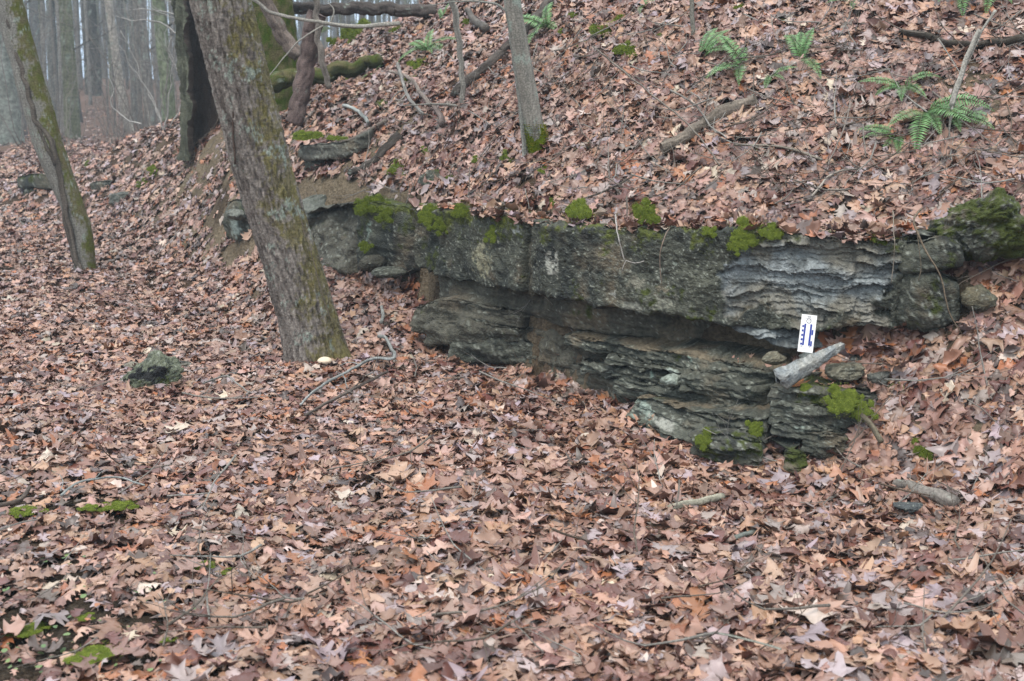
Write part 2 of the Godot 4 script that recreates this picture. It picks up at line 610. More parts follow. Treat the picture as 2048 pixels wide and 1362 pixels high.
func rock_tone(p: Vector3, style: Dictionary) -> Color:
	var a := nz(p, 2.2, 31.0)
	var b := nr(p, 7.0, 90.0)
	var base: Color = style.get("dark", Color(0.07, 0.076, 0.064)).lerp(style.get("light", Color(0.15, 0.154, 0.116)), clampf(0.45 + a * 0.9 + b * 0.35, 0, 1))
	var brown: float = ss(0.12, 0.5, nz(p, 1.7, 240.0) + b * 0.25 + style.get("brown", 0.0))
	base = base.lerp(Color(0.25, 0.20, 0.135), brown * 0.75)
	var ink: float = ss(0.2, 0.5, nz(Vector3(p.x, p.y * 0.45, p.z), 2.6, 700.0) + b * 0.3 + style.get("ink", 0.0))
	base = base.lerp(Color(0.04, 0.045, 0.043), ink * 0.8)
	# grey lichen crust in fine specks
	var patch: float = nz(p, 3.4, 480.0) + style.get("crust", 0.0)
	var speck := nr(p, 38.0, 12.0)
	if speck > 0.34 - patch * 0.25:
		base = base.lerp(Color(0.46, 0.48, 0.40), ss(0.0, 0.12, speck - (0.34 - patch * 0.25)) * 0.75)
	var moss: float = nz(p, 3.0, 900.0) + nr(p, 20.0, 5.0) * 0.5 + style.get("moss", -0.4)
	if moss > 0.2:
		base = base.lerp(Color(0.085, 0.105, 0.022), ss(0.2, 0.45, moss))
	for s in scars:
		var q: Vector3 = p - s[0]
		var h := absf(q.x) + absf(q.z) * 0.4
		if h < s[1] * 2.0 and absf(q.y) < s[2] * 2.0:
			var e := Vector2(q.x / s[1], q.y / s[2]).length() + nr(p, 14.0, 60.0) * 1.3 + nr(p, 40.0, 8.0) * 0.5
			base = base.lerp(s[3], ss(1.0, 0.75, e))
	return base

func fresh_mask(p: Vector3, box: Array) -> float:      # the broken face: [x0, x1, y0, y1]
	var w := nz(p, 3.6, 150.0) * 0.15 + nr(p, 14.0, 20.0) * 0.05
	var dx := minf(p.x - box[0], box[1] - p.x)
	var dy := minf(p.y - box[2], box[3] - p.y)
	return ss(0.0, 0.03, minf(dx, dy + 0.02) + w)

func hash2(a: float, b: float) -> float:
	var q := sin(a * 127.1 + b * 311.7) * 43758.5453
	return q - floorf(q)

func flakes(p: Vector3) -> float:      # plates that overlap downwards like rough shingles
	var s := p.x - p.z * 0.5 + 0.03 * n1.get_noise_2d(p.x * 400, p.y * 400)
	var w := p.y + 0.045 * n1.get_noise_2d(s * 130, p.y * 130) + 0.02 * n1.get_noise_2d(s * 420 + 90, p.y * 300) + 0.006 * n2.get_noise_2d(s * 1500, p.y * 900)
	var out := 0.0
	for lay in [[0.055, 0.17, 0.036, 3.0], [0.026, 0.10, 0.016, 11.0]]:
		var k: float = w / lay[0] + lay[3]
		var row := floorf(k)
		var t := k - row
		var c: float = (s + hash2(row, lay[3]) * 0.3) / lay[1]
		var col := floorf(c)
		var depth := hash2(row * 3.1 + lay[3], col)
		out += lay[2] * ((1.0 - t) * (0.4 + 0.6 * depth) + 0.7 * depth)
	return out + 0.02 * n1.get_noise_2d(s * 90, p.y * 150) + 0.004 * n2.get_noise_2d(s * 2200, p.y * 2200) - 0.012

func bed_mesh(pts: Array, o: Dictionary) -> ArrayMesh:
	var X := []; var D := []; var T := []; var B := []
	for q in pts:
		var a := at(q[0], q[1], q[3])
		var b := at(q[0], q[2], q[3])
		X.append(a.x); D.append(float(q[3])); T.append(a.y); B.append(b.y)
	var long := 0.0
	for k in pts.size() - 1:
		long += Vector2(X[k + 1] - X[k], D[k + 1] - D[k]).length()
	var step: float = o.get("step", 0.014)
	var back: float = o.get("back", 0.5)
	var rnd: float = o.get("round", 0.02)
	var low: float = o.get("low", 0.05)
	var mid: float = o.get("mid", 0.022)
	var fine: float = o.get("fine", 0.007)
	var strata: float = o.get("strata", 0.01)
	var sfreq: float = o.get("sfreq", 22.0)
	var er: Array = o.get("ends", [0.05, 0.05])
	var style: Dictionary = o.get("style", {})
	var edge: float = o.get("edge", 0.012)
	var sd: float = o.get("seed", 0.0)
	var ns := maxi(6, int(long / step))
	var hmax := 0.0
	for k in T.size():
		hmax = maxf(hmax, T[k] - B[k])
	var nf := maxi(5, int(hmax / minf(step, o.get("vstep", step))))
	var nt := 9
	var nb := 7
	var ring := nt + nf + 1 + nb
	var s := Shape.new()
	var run := 0.0
	var last := Vector2.ZERO
	for k in ns + 1:
		var t := float(k) / ns * (pts.size() - 1)
		var x := cub(X, t)
		var d := cub(D, t)
		var here := Vector2(x, d)
		if k > 0:
			run += here.distance_to(last)
		last = here
		var tan2 := Vector2(cub(X, minf(t + 0.05, pts.size() - 1)) - cub(X, maxf(t - 0.05, 0)), cub(D, minf(t + 0.05, pts.size() - 1)) - cub(D, maxf(t - 0.05, 0))).normalized()
		var out3 := Vector3(tan2.y, 0, tan2.x)            # to the viewer: (x, z) with z = -d
		if out3.z < 0: out3 = -out3
		var yt := cub(T, t) + edge * n1.get_noise_2d(run * 300 + sd, 11.0) + edge * 0.5 * n2.get_noise_2d(run * 900 + sd, 4.0)
		var yb := cub(B, t) + edge * n1.get_noise_2d(run * 260 + sd, 77.0) + edge * 0.35 * n2.get_noise_2d(run * 700 + sd, 9.0)
		var pull := 0.0
		var e0: float = run / maxf(0.001, er[0])
		var e1: float = (long - run) / maxf(0.001, er[1])
		var e := clampf(minf(e0, e1), 0.0, 1.0)
		pull = 1.0 - sqrt(maxf(0.0, 1.0 - (1.0 - e) * (1.0 - e)))
		var shut := k == 0 or k == ns
		var ym := (yt + yb) * 0.5
		for j in ring:
			var off := 0.0
			var y := 0.0
			var dirv := Vector3.ZERO
			var w := 1.0
			if j < nt:
				off = -back * pow(1.0 - float(j) / nt, 1.6)
				y = yt + o.get("rise", 0.0) * -off
				dirv = Vector3.UP
				w = 0.45 * clampf(1.0 + off / back * 0.6, 0.2, 1)
			elif j <= nt + nf:
				var f := float(j - nt) / nf
				y = lerpf(yt, yb, f)
				var r := minf(rnd, (yt - yb) * 0.5)
				var near_edge := minf(f, 1.0 - f) * (yt - yb)
				if near_edge < r:
					var g := 1.0 - near_edge / r
					off = -r * (1.0 - sqrt(1.0 - g * g * 0.98))
				if o.has("slant"):
					off += o.slant * (f - 0.5) * (yt - yb)
				dirv = out3
			else:
				off = -back * pow(float(j - nt - nf) / nb, 1.3)
				y = yb
				dirv = Vector3.DOWN
				w = 0.4
			off -= pull * back * 0.55
			var p := Vector3(x, y, -d) + out3 * off
			if shut:
				p = Vector3(x, ym, -d) - out3 * back * 0.75
			else:
				var q := p + Vector3(sd, sd * 0.3, 0)
				var disp := low * nz(q, 1.5) + mid * nz(q, 5.5, 17.0) + fine * nr(q, 26.0)
				disp += strata * n2.get_noise_2d((x - d * 0.6) * 90 + sd, y * 50 * sfreq + run * 30)
				if o.has("plates") and dirv == out3:
					disp += o.plates * (flakes(q) - 0.025)
				if o.has("fresh"):
					var m := fresh_mask(p, o.fresh)
					if m > 0.0 and dirv == out3:
						disp = lerpf(disp, flakes(p) - 0.045, m)
				p += dirv * disp * w
			var col := rock_tone(p, style)
			if style.has("lip"):      # moss grown along the upper edge
				var g: float = style.lip - (yt - p.y) * 1.6 + nz(p, 6.0, 41.0) * 0.35 + nr(p, 30.0, 2.0) * 0.2
				col = col.lerp(Color(0.085, 0.105, 0.022).lerp(Color(0.16, 0.18, 0.035), clampf(0.5 + nr(p, 18.0), 0, 1)), ss(0.0, 0.16, g))
			if o.has("fresh"):
				var m := fresh_mask(p, o.fresh)
				if m > 0.0:
					var g := clampf(0.5 + nz(p, 6.0, 61.0) * 1.3 + 0.5 * nr(p, 22.0, 8.0), 0, 1)
					var c := Color(0.24, 0.258, 0.245).lerp(Color(0.44, 0.475, 0.47), g)
					var rust := ss(-0.05, 0.3, nz(p, 3.0, 333.0) + (absf(p.y - (o.fresh[2] + o.fresh[3]) * 0.5) / (o.fresh[3] - o.fresh[2]) - 0.27) * 1.7)
					c = c.lerp(Color(0.31, 0.265, 0.185), rust * 0.6)
					col = col.lerp(c, m)
			if o.has("sand") and j < nt + 2:
				var g := ss(-0.15, 0.2, nz(p, 4.0, 50.0) + o.sand)
				col = col.lerp(Color(0.30, 0.245, 0.165) * (0.85 + 0.4 * nr(p, 30.0)), g)
			col.a = 1.0
			s.add(p, col)
	for k in ns:
		for j in ring - 1:
			var q := k * ring + j
			s.quad(q, q + ring, q + ring + 1, q + 1)
	return s.mesh()

func boulder_mesh(c: Vector3, size: Vector3, turn: float, sd: float, style: Dictionary, cuts := 4, rough := 0.12, n := 40) -> ArrayMesh:
	var s := Shape.new()
	var r := RandomNumberGenerator.new()
	r.seed = int(sd * 100) + 5
	var planes := []
	for k in cuts:
		planes.append([Vector3(r.randf_range(-1, 1), r.randf_range(-0.6, 1), r.randf_range(-1, 1)).normalized(), r.randf_range(0.55, 0.85)])
	var b := Basis(Vector3.UP, turn)
	var m := n * 2
	for j in n + 1:
		var la := PI * j / n
		for i in m:
			var lo := TAU * i / m
			var q := Vector3(sin(la) * cos(lo), cos(la), sin(la) * sin(lo))
			for pl in planes:
				var over: float = q.dot(pl[0]) - pl[1]
				if over > 0.0:
					q -= pl[0] * over * 0.92
			q *= 1.0 + rough * n1.get_noise_3d(q.x * 70 + sd * 31, q.y * 70, q.z * 70) + rough * 0.45 * n2.get_noise_3d(q.x * 260 + sd * 31, q.y * 260, q.z * 260)
			var p := c + b * (q * size)
			if style.has("skew"):
				p.y += style.skew * q.x * size.x * float(q.y > -0.3)
			if style.has("strata"):
				p += b * Vector3(q.x, 0, q.z) * size * style.strata * n2.get_noise_2d(sd * 90, p.y * 50 * 30.0)
			var col := rock_tone(p, style)
			if style.has("tone"):
				col = col.lerp(style.tone, style.get("tone_mix", 0.7) * ss(-0.5, 0.1, nz(p, 9.0, 77.0)))
			col.a = 1.0
			s.add(p, col)
	for j in n:
		for i in m:
			var a := j * m + i
			var e := j * m + (i + 1) % m
			s.quad(a, e, e + m, a + m)
	return s.mesh()

func build_rocks() -> void:
	# scars traced where they stand on the ledge face
	var pale := Color(0.50, 0.50, 0.43)
	var white := Color(0.62, 0.66, 0.64)
	var green := Color(0.36, 0.46, 0.38)
	for a in [[1104, 524, 6.6, 12, 22, pale], [966, 520, 7.1, 17, 28, Color(0.42, 0.40, 0.27)], [1032, 454, 6.85, 9, 12, white], [1268, 565, 6.15, 14, 13, Color(0.30, 0.29, 0.22)], [1222, 585, 6.3, 9, 6, pale], [1330, 605, 6.0, 22, 14, Color(0.36, 0.36, 0.28)], [1260, 610, 6.2, 30, 9, Color(0.32, 0.32, 0.26)], [1320, 575, 6.05, 13, 8, Color(0.25, 0.22, 0.16)], [1352, 530, 5.95, 6, 6, Color(0.36, 0.40, 0.33)], [734, 462, 8.2, 8, 14, green], [1297, 700, 6.1, 6, 5, pale], [1380, 722, 5.9, 5, 9, green], [1305, 757, 6.0, 6, 8, green], [1290, 812, 5.9, 16, 16, Color(0.42, 0.50, 0.42)], [1325, 840, 5.75, 20, 9, pale], [1265, 826, 6.0, 10, 7, Color(0.42, 0.5, 0.42)], [1345, 757, 5.85, 16, 9, Color(0.5, 0.56, 0.48)], [462, 455, 10.2, 13, 20, Color(0.45, 0.53, 0.47)], [1600, 857, 5.25, 10, 6, Color(0.42, 0.5, 0.42)], [1490, 595, 5.8, 16, 9, Color(0.5, 0.55, 0.56)], [308, 742, 6.62, 42, 13, Color(0.025, 0.027, 0.025)], [325, 735, 6.62, 20, 12, Color(0.025, 0.027, 0.025)], [1520, 540, 5.75, 60, 9, Color(0.42, 0.46, 0.46)]]:
		add_scar(a[0], a[1], a[2], a[3], a[4], a[5])
	var earthy := {"dark": Color(0.105, 0.1, 0.077), "light": Color(0.185, 0.175, 0.135), "brown": -0.05, "ink": -0.25, "crust": -0.3}
	var thin := {"dark": Color(0.10, 0.105, 0.083), "light": Color(0.19, 0.195, 0.155), "brown": -0.15, "ink": 0.0, "crust": 0.05}
	var out := thing("rock_outcrop", Vector3(0.6, 0, -6.3), "long grey ledge of layered rock with thick overhanging top bed at foot of bank", "rock outcrop")
	var beds := [
		["top_bed", [[824, 416, 528, 7.72], [868, 418, 552, 7.5], [930, 424, 566, 7.2], [990, 430, 576, 6.98], [1046, 446, 582, 6.78]], {"style": {"ink": 0.04, "crust": -0.12, "brown": -0.05, "moss": -0.22, "lip": 0.1}, "ends": [0.03, 0.02], "round": 0.015, "back": 0.6, "seed": 3.0, "step": 0.009, "strata": 0.0015, "mid": 0.03, "fine": 0.01, "edge": 0.022}, "joint bounded block of the overhanging top bed with a mossy upper edge"],
		["joint_fill", [[1036, 452, 584, 6.92], [1052, 452, 588, 6.86], [1072, 452, 596, 6.8]], {"style": earthy, "ends": [0.01, 0.01], "round": 0.01, "back": 0.4, "seed": 8.0}, "narrow brown crack between two top blocks"],
		["top_bed", [[1060, 442, 588, 6.72], [1110, 446, 598, 6.55], [1210, 458, 616, 6.28], [1306, 458, 630, 6.05], [1402, 460, 640, 5.9], [1484, 462, 652, 5.8], [1570, 466, 664, 5.72], [1673, 480, 658, 5.65], [1760, 482, 656, 5.6], [1840, 486, 656, 5.56]], {"style": {"ink": 0.12, "crust": -0.1, "moss": -0.3, "brown": -0.15, "lip": 0.06}, "ends": [0.02, 0.06], "round": 0.022, "back": 0.6, "seed": 0.0, "step": 0.007, "vstep": 0.0045, "strata": 0.0015, "mid": 0.03, "fine": 0.009, "edge": 0.024, "fresh": [1.02, 1.74, 0.545, 0.905]}, "longest top block, dark left face and broken blue grey right face"],
		["top_bed", [[1800, 486, 552, 5.6], [1860, 476, 546, 5.48], [1905, 480, 540, 5.48], [1955, 498, 545, 5.56]], {"style": {"moss": -0.1, "ink": 0.05, "brown": -0.1}, "ends": [0.02, 0.1], "round": 0.04, "back": 0.5, "seed": 21.0, "low": 0.05, "mid": 0.03, "strata": 0.012}, "upper rounded layer at the right end of the top bed"],
		["top_bed", [[1792, 536, 656, 5.58], [1850, 540, 670, 5.46], [1900, 552, 662, 5.45], [1952, 566, 628, 5.52]], {"style": {"moss": -0.12, "ink": 0.0, "brown": -0.1, "crust": 0.05}, "ends": [0.02, 0.12], "round": 0.06, "back": 0.5, "seed": 27.0, "low": 0.06, "mid": 0.035}, "lower rounded mossy block at the right end of the top bed"],
		["top_bed", [[704, 402, 540, 8.4], [740, 402, 548, 8.28], [790, 412, 552, 8.14], [834, 420, 545, 8.0]], {"style": {"moss": -0.12, "brown": -0.05, "ink": 0.0, "lip": 0.16}, "ends": [0.05, 0.02], "round": 0.03, "back": 0.6, "seed": 13.0}, "set back top block with moss streaks at the left end"],
		["thin_bed", [[1448, 640, 656, 5.80], [1510, 652, 676, 5.76], [1570, 662, 698, 5.74], [1625, 660, 700, 5.76], [1660, 655, 682, 5.84]], {"plates": 0.75, "vstep": 0.005, "fine": 0.013, "style": thin, "ends": [0.15, 0.08], "round": 0.012, "back": 0.3, "seed": 5.0, "step": 0.008, "strata": 0.02, "sfreq": 30.0, "fresh": [1.0, 1.5, 0.3, 0.75]}],
		["left_face", [[556, 440, 590, 9.55], [610, 425, 570, 9.12], [665, 408, 556, 8.8], [722, 402, 560, 8.45]], {"style": {"dark": Color(0.125, 0.12, 0.095), "light": Color(0.215, 0.205, 0.16), "ink": -0.1, "brown": 0.0, "crust": -0.2, "moss": -0.3}, "ends": [0.1, 0.1], "round": 0.1, "back": 0.3, "seed": 16.0, "slant": 0.35, "low": 0.09, "mid": 0.06, "fine": 0.014, "edge": 0.012}, "grey brown earthy face stepping back left of the set back block"],
		["undercut_bed", [[872, 545, 640, 7.66], [960, 560, 640, 7.22], [1057, 572, 634, 6.96], [1110, 585, 652, 6.76], [1176, 600, 668, 6.54], [1262, 612, 676, 6.36], [1340, 620, 692, 6.24], [1430, 628, 716, 6.19], [1540, 640, 735, 6.16], [1640, 650, 742, 6.14], [1740, 650, 720, 6.14]], {"style": earthy, "ends": [0.06, 0.1], "round": 0.03, "back": 0.35, "seed": 41.0, "low": 0.05, "mid": 0.03}],
		["ledge_bed", [[1110, 664, 688, 6.62], [1170, 678, 705, 6.42], [1250, 692, 718, 6.2], [1330, 704, 738, 6.02], [1420, 720, 752, 5.85], [1500, 738, 770, 5.7], [1565, 748, 786, 5.62]], {"plates": 0.75, "vstep": 0.005, "fine": 0.013, "style": thin, "ends": [0.08, 0.08], "round": 0.014, "back": 0.6, "seed": 51.0, "strata": 0.018, "sand": 0.12, "rise": 0.1, "step": 0.01}],
		["thin_bed", [[1203, 704, 727, 6.3], [1270, 722, 742, 6.1], [1345, 738, 754, 5.95], [1440, 750, 776, 5.76], [1525, 768, 796, 5.6]], {"plates": 0.75, "vstep": 0.005, "fine": 0.013, "style": thin, "ends": [0.05, 0.05], "round": 0.012, "seed": 61.0, "strata": 0.02, "edge": 0.02}],
		["thin_bed", [[1146, 718, 748, 6.52], [1240, 736, 764, 6.22], [1325, 748, 778, 6.02], [1402, 765, 794, 5.87]], {"plates": 0.75, "vstep": 0.005, "fine": 0.013, "style": thin, "ends": [0.06, 0.05], "round": 0.014, "seed": 71.0, "strata": 0.02, "edge": 0.02}],
		["thin_bed", [[1350, 748, 784, 5.82], [1430, 764, 802, 5.7], [1528, 784, 820, 5.56]], {"plates": 0.75, "vstep": 0.005, "fine": 0.013, "style": thin, "ends": [0.05, 0.05], "round": 0.018, "seed": 81.0, "strata": 0.02, "edge": 0.02}],
		["thin_bed", [[1212, 754, 792, 6.28], [1320, 770, 808, 5.98], [1400, 788, 818, 5.8], [1505, 806, 842, 5.62]], {"plates": 0.75, "vstep": 0.005, "fine": 0.013, "style": thin, "ends": [0.06, 0.05], "round": 0.018, "seed": 91.0, "strata": 0.02, "edge": 0.018}],
		["foot_bed", [[1252, 796, 846, 6.02], [1310, 804, 862, 5.8], [1385, 824, 890, 5.52], [1470, 838, 912, 5.36], [1548, 846, 925, 5.3]], {"plates": 0.75, "vstep": 0.005, "fine": 0.013, "style": thin, "ends": [0.08, 0.04], "round": 0.03, "seed": 101.0, "slant": 0.5, "mid": 0.03, "strata": 0.01, "sand": -0.1}],
		["foot_bed", [[1372, 860, 915, 5.44], [1430, 870, 930, 5.2], [1490, 878, 940, 5.13], [1550, 888, 945, 5.14]], {"plates": 0.75, "vstep": 0.005, "style": {"moss": 0.0, "dark": Color(0.10, 0.10, 0.08), "light": Color(0.18, 0.175, 0.14)}, "ends": [0.06, 0.06], "round": 0.06, "seed": 111.0, "mid": 0.03}],
		["right_bed", [[1522, 774, 812, 5.44], [1600, 780, 816, 5.32], [1690, 784, 820, 5.3], [1782, 792, 824, 5.38]], {"plates": 0.75, "vstep": 0.005, "style": {"moss": 0.05, "dark": Color(0.10, 0.10, 0.08), "light": Color(0.18, 0.175, 0.14)}, "ends": [0.05, 0.08], "round": 0.02, "seed": 121.0, "strata": 0.014}],
		["right_bed", [[1526, 808, 850, 5.34], [1610, 812, 858, 5.26], [1700, 818, 868, 5.28], [1765, 822, 872, 5.38]], {"plates": 0.75, "vstep": 0.005, "fine": 0.013, "style": thin, "ends": [0.04, 0.08], "round": 0.016, "seed": 131.0, "strata": 0.016}],
		["right_bed", [[1530, 846, 870, 5.28], [1600, 850, 881, 5.22], [1670, 856, 887, 5.24], [1718, 862, 890, 5.32]], {"plates": 0.75, "vstep": 0.005, "fine": 0.013, "style": thin, "ends": [0.03, 0.05], "round": 0.016, "seed": 141.0, "strata": 0.016}],
		["right_bed", [[1588, 866, 908, 5.24], [1650, 870, 920, 5.17], [1712, 868, 910, 5.24]], {"plates": 0.75, "vstep": 0.005, "style": {"moss": -0.15}, "ends": [0.05, 0.05], "round": 0.025, "seed": 151.0, "strata": 0.016}],
		["foot_bed", [[1552, 906, 952, 5.1], [1590, 908, 955, 5.06], [1630, 908, 950, 5.1]], {"plates": 0.75, "vstep": 0.005, "style": {"moss": 0.0}, "ends": [0.04, 0.04], "round": 0.03, "back": 0.3, "seed": 161.0}],
		["back_bed", [[1532, 850, 935, 5.52], [1620, 850, 935, 5.46], [1735, 855, 920, 5.46], [1800, 850, 900, 5.5]], {"style": thin, "back": 0.4, "seed": 171.0}],
		["left_bed", [[814, 622, 664, 7.44], [850, 606, 662, 7.3], [900, 600, 657, 7.18], [970, 614, 654, 7.04], [1048, 630, 664, 6.92]], {"style": earthy, "ends": [0.09, 0.05], "round": 0.03, "seed": 181.0, "low": 0.07, "mid": 0.04, "strata": 0.016}],
		["left_bed", [[838, 644, 692, 7.32], [880, 645, 692, 7.14], [950, 648, 691, 7.03], [1000, 655, 688, 6.97], [1048, 662, 690, 6.92]], {"style": earthy, "ends": [0.08, 0.05], "round": 0.035, "seed": 191.0, "low": 0.07, "mid": 0.04, "strata": 0.014}],
		["left_bed", [[886, 680, 728, 7.12], [950, 683, 730, 7.03], [1020, 682, 728, 7.0], [1095, 690, 740, 6.9]], {"fine": 0.013, "style": thin, "ends": [0.06, 0.05], "round": 0.025, "seed": 201.0, "low": 0.06, "mid": 0.04, "strata": 0.012}],
		["middle_bed", [[1032, 650, 724, 7.06], [1090, 658, 728, 6.87], [1150, 686, 748, 6.67], [1228, 710, 768, 6.44]], {"style": earthy, "ends": [0.05, 0.05], "round": 0.03, "seed": 211.0, "low": 0.06, "mid": 0.05, "strata": 0.012}],
		["middle_bed", [[1080, 712, 780, 6.88], [1150, 730, 786, 6.62], [1235, 750, 812, 6.36], [1290, 772, 840, 6.2]], {"style": earthy, "ends": [0.06, 0.06], "round": 0.04, "seed": 221.0, "low": 0.06, "mid": 0.05, "strata": 0.012}]]
	for b in beds:
		var o := part(b[0], bed_mesh(b[1], b[2]), M.rock, out)
		if b.size() > 3:
			o.set_meta("label", b[3])
	var knob := part("knob", boulder_mesh(at(1344, 760, 5.86), Vector3(0.062, 0.03, 0.06), 0.3, 4.0, {"tone": Color(0.46, 0.52, 0.44), "tone_mix": 0.8}, 3, 0.15, 20), M.rock, out)
	knob.set_meta("label", "rounded knob crusted with pale green lichen")
	print("beds done")
	# ledges further along the bank
	var far_a := thing("rock_ledge", at(500, 560, 10.1), "dark lichened rock ledge half hidden behind the leaning grey trunk", "rock ledge")
	part("upper_bed", bed_mesh([[444, 406, 480, 10.5], [470, 400, 484, 10.3], [520, 404, 494, 10.1], [575, 420, 505, 10.0]], {"style": {"crust": 0.05}, "ends": [0.08, 0.1], "round": 0.05, "back": 0.5, "seed": 231.0, "step": 0.02, "low": 0.08}), M.rock, far_a)
	part("lower_bed", bed_mesh([[462, 486, 560, 10.35], [490, 488, 568, 10.2], [540, 492, 585, 10.1], [580, 500, 590, 10.0]], {"fine": 0.013, "style": thin, "ends": [0.08, 0.1], "round": 0.03, "back": 0.5, "seed": 241.0, "step": 0.02, "strata": 0.04}), M.rock, far_a)
	var far_b := thing("rock_ledge", at(62, 398, 17.2), "dark layered ledge at the far left beyond the mossy leaning trunk", "rock ledge")
	part("upper_bed", bed_mesh([[22, 358, 376, 17.6], [60, 348, 378, 17.2], [104, 352, 380, 17.0], [140, 356, 380, 17.0]], {"style": {"moss": -0.1}, "round": 0.03, "seed": 251.0, "step": 0.03, "ends": [0.2, 0.1]}), M.rock, far_b)
	part("lower_bed", bed_mesh([[34, 376, 402, 17.4], [70, 378, 404, 17.2], [110, 380, 404, 17.1], [140, 382, 404, 17.1]], {"style": {"moss": 0.0}, "round": 0.03, "seed": 261.0, "step": 0.03, "ends": [0.2, 0.1]}), M.rock, far_b)
	var far_c := thing("rock_ledge", at(212, 428, 15.6), "blocky dark ledge just right of the mossy leaning trunk", "rock ledge")
	part("upper_bed", bed_mesh([[176, 366, 400, 16.1], [205, 362, 404, 15.7], [246, 366, 392, 15.5]], {"style": {"moss": -0.2, "brown": 0.1}, "round": 0.04, "seed": 271.0, "step": 0.025, "ends": [0.1, 0.15]}), M.rock, far_c)
	part("lower_bed", bed_mesh([[185, 398, 430, 16.0], [208, 402, 434, 15.7], [232, 400, 425, 15.6]], {"style": {"brown": 0.05}, "round": 0.05, "seed": 281.0, "step": 0.025, "ends": [0.15, 0.2]}), M.rock, far_c)
	var up := thing("rock_slab", at(660, 318, 9.5), "flat jutting stone slab with bright moss on top, above the bare earth bank", "rock slab")
	part("upper_bed", bed_mesh([[582, 292, 314, 9.8], [630, 288, 322, 9.55], [690, 282, 316, 9.4], [748, 258, 290, 9.4]], {"style": {"crust": 0.1, "dark": Color(0.14, 0.14, 0.115), "light": Color(0.22, 0.215, 0.18)}, "round": 0.02, "back": 0.6, "seed": 291.0, "ends": [0.1, 0.1], "strata": 0.02}), M.rock, up)
	part("lower_bed", bed_mesh([[596, 316, 340, 9.85], [640, 320, 344, 9.7], [690, 316, 336, 9.65]], {"style": thin, "round": 0.02, "back": 0.5, "seed": 301.0, "ends": [0.08, 0.08], "strata": 0.03}), M.rock, up)
	# loose stones: name, u, v, d, half sizes, turn, style, label
	var mossy := {"moss": 0.42, "crust": 0.15, "dark": Color(0.075, 0.078, 0.062), "light": Color(0.21, 0.215, 0.17)}
	var grey := {"crust": 0.0, "dark": Color(0.15, 0.155, 0.135), "light": Color(0.26, 0.26, 0.225), "ink": -0.3}
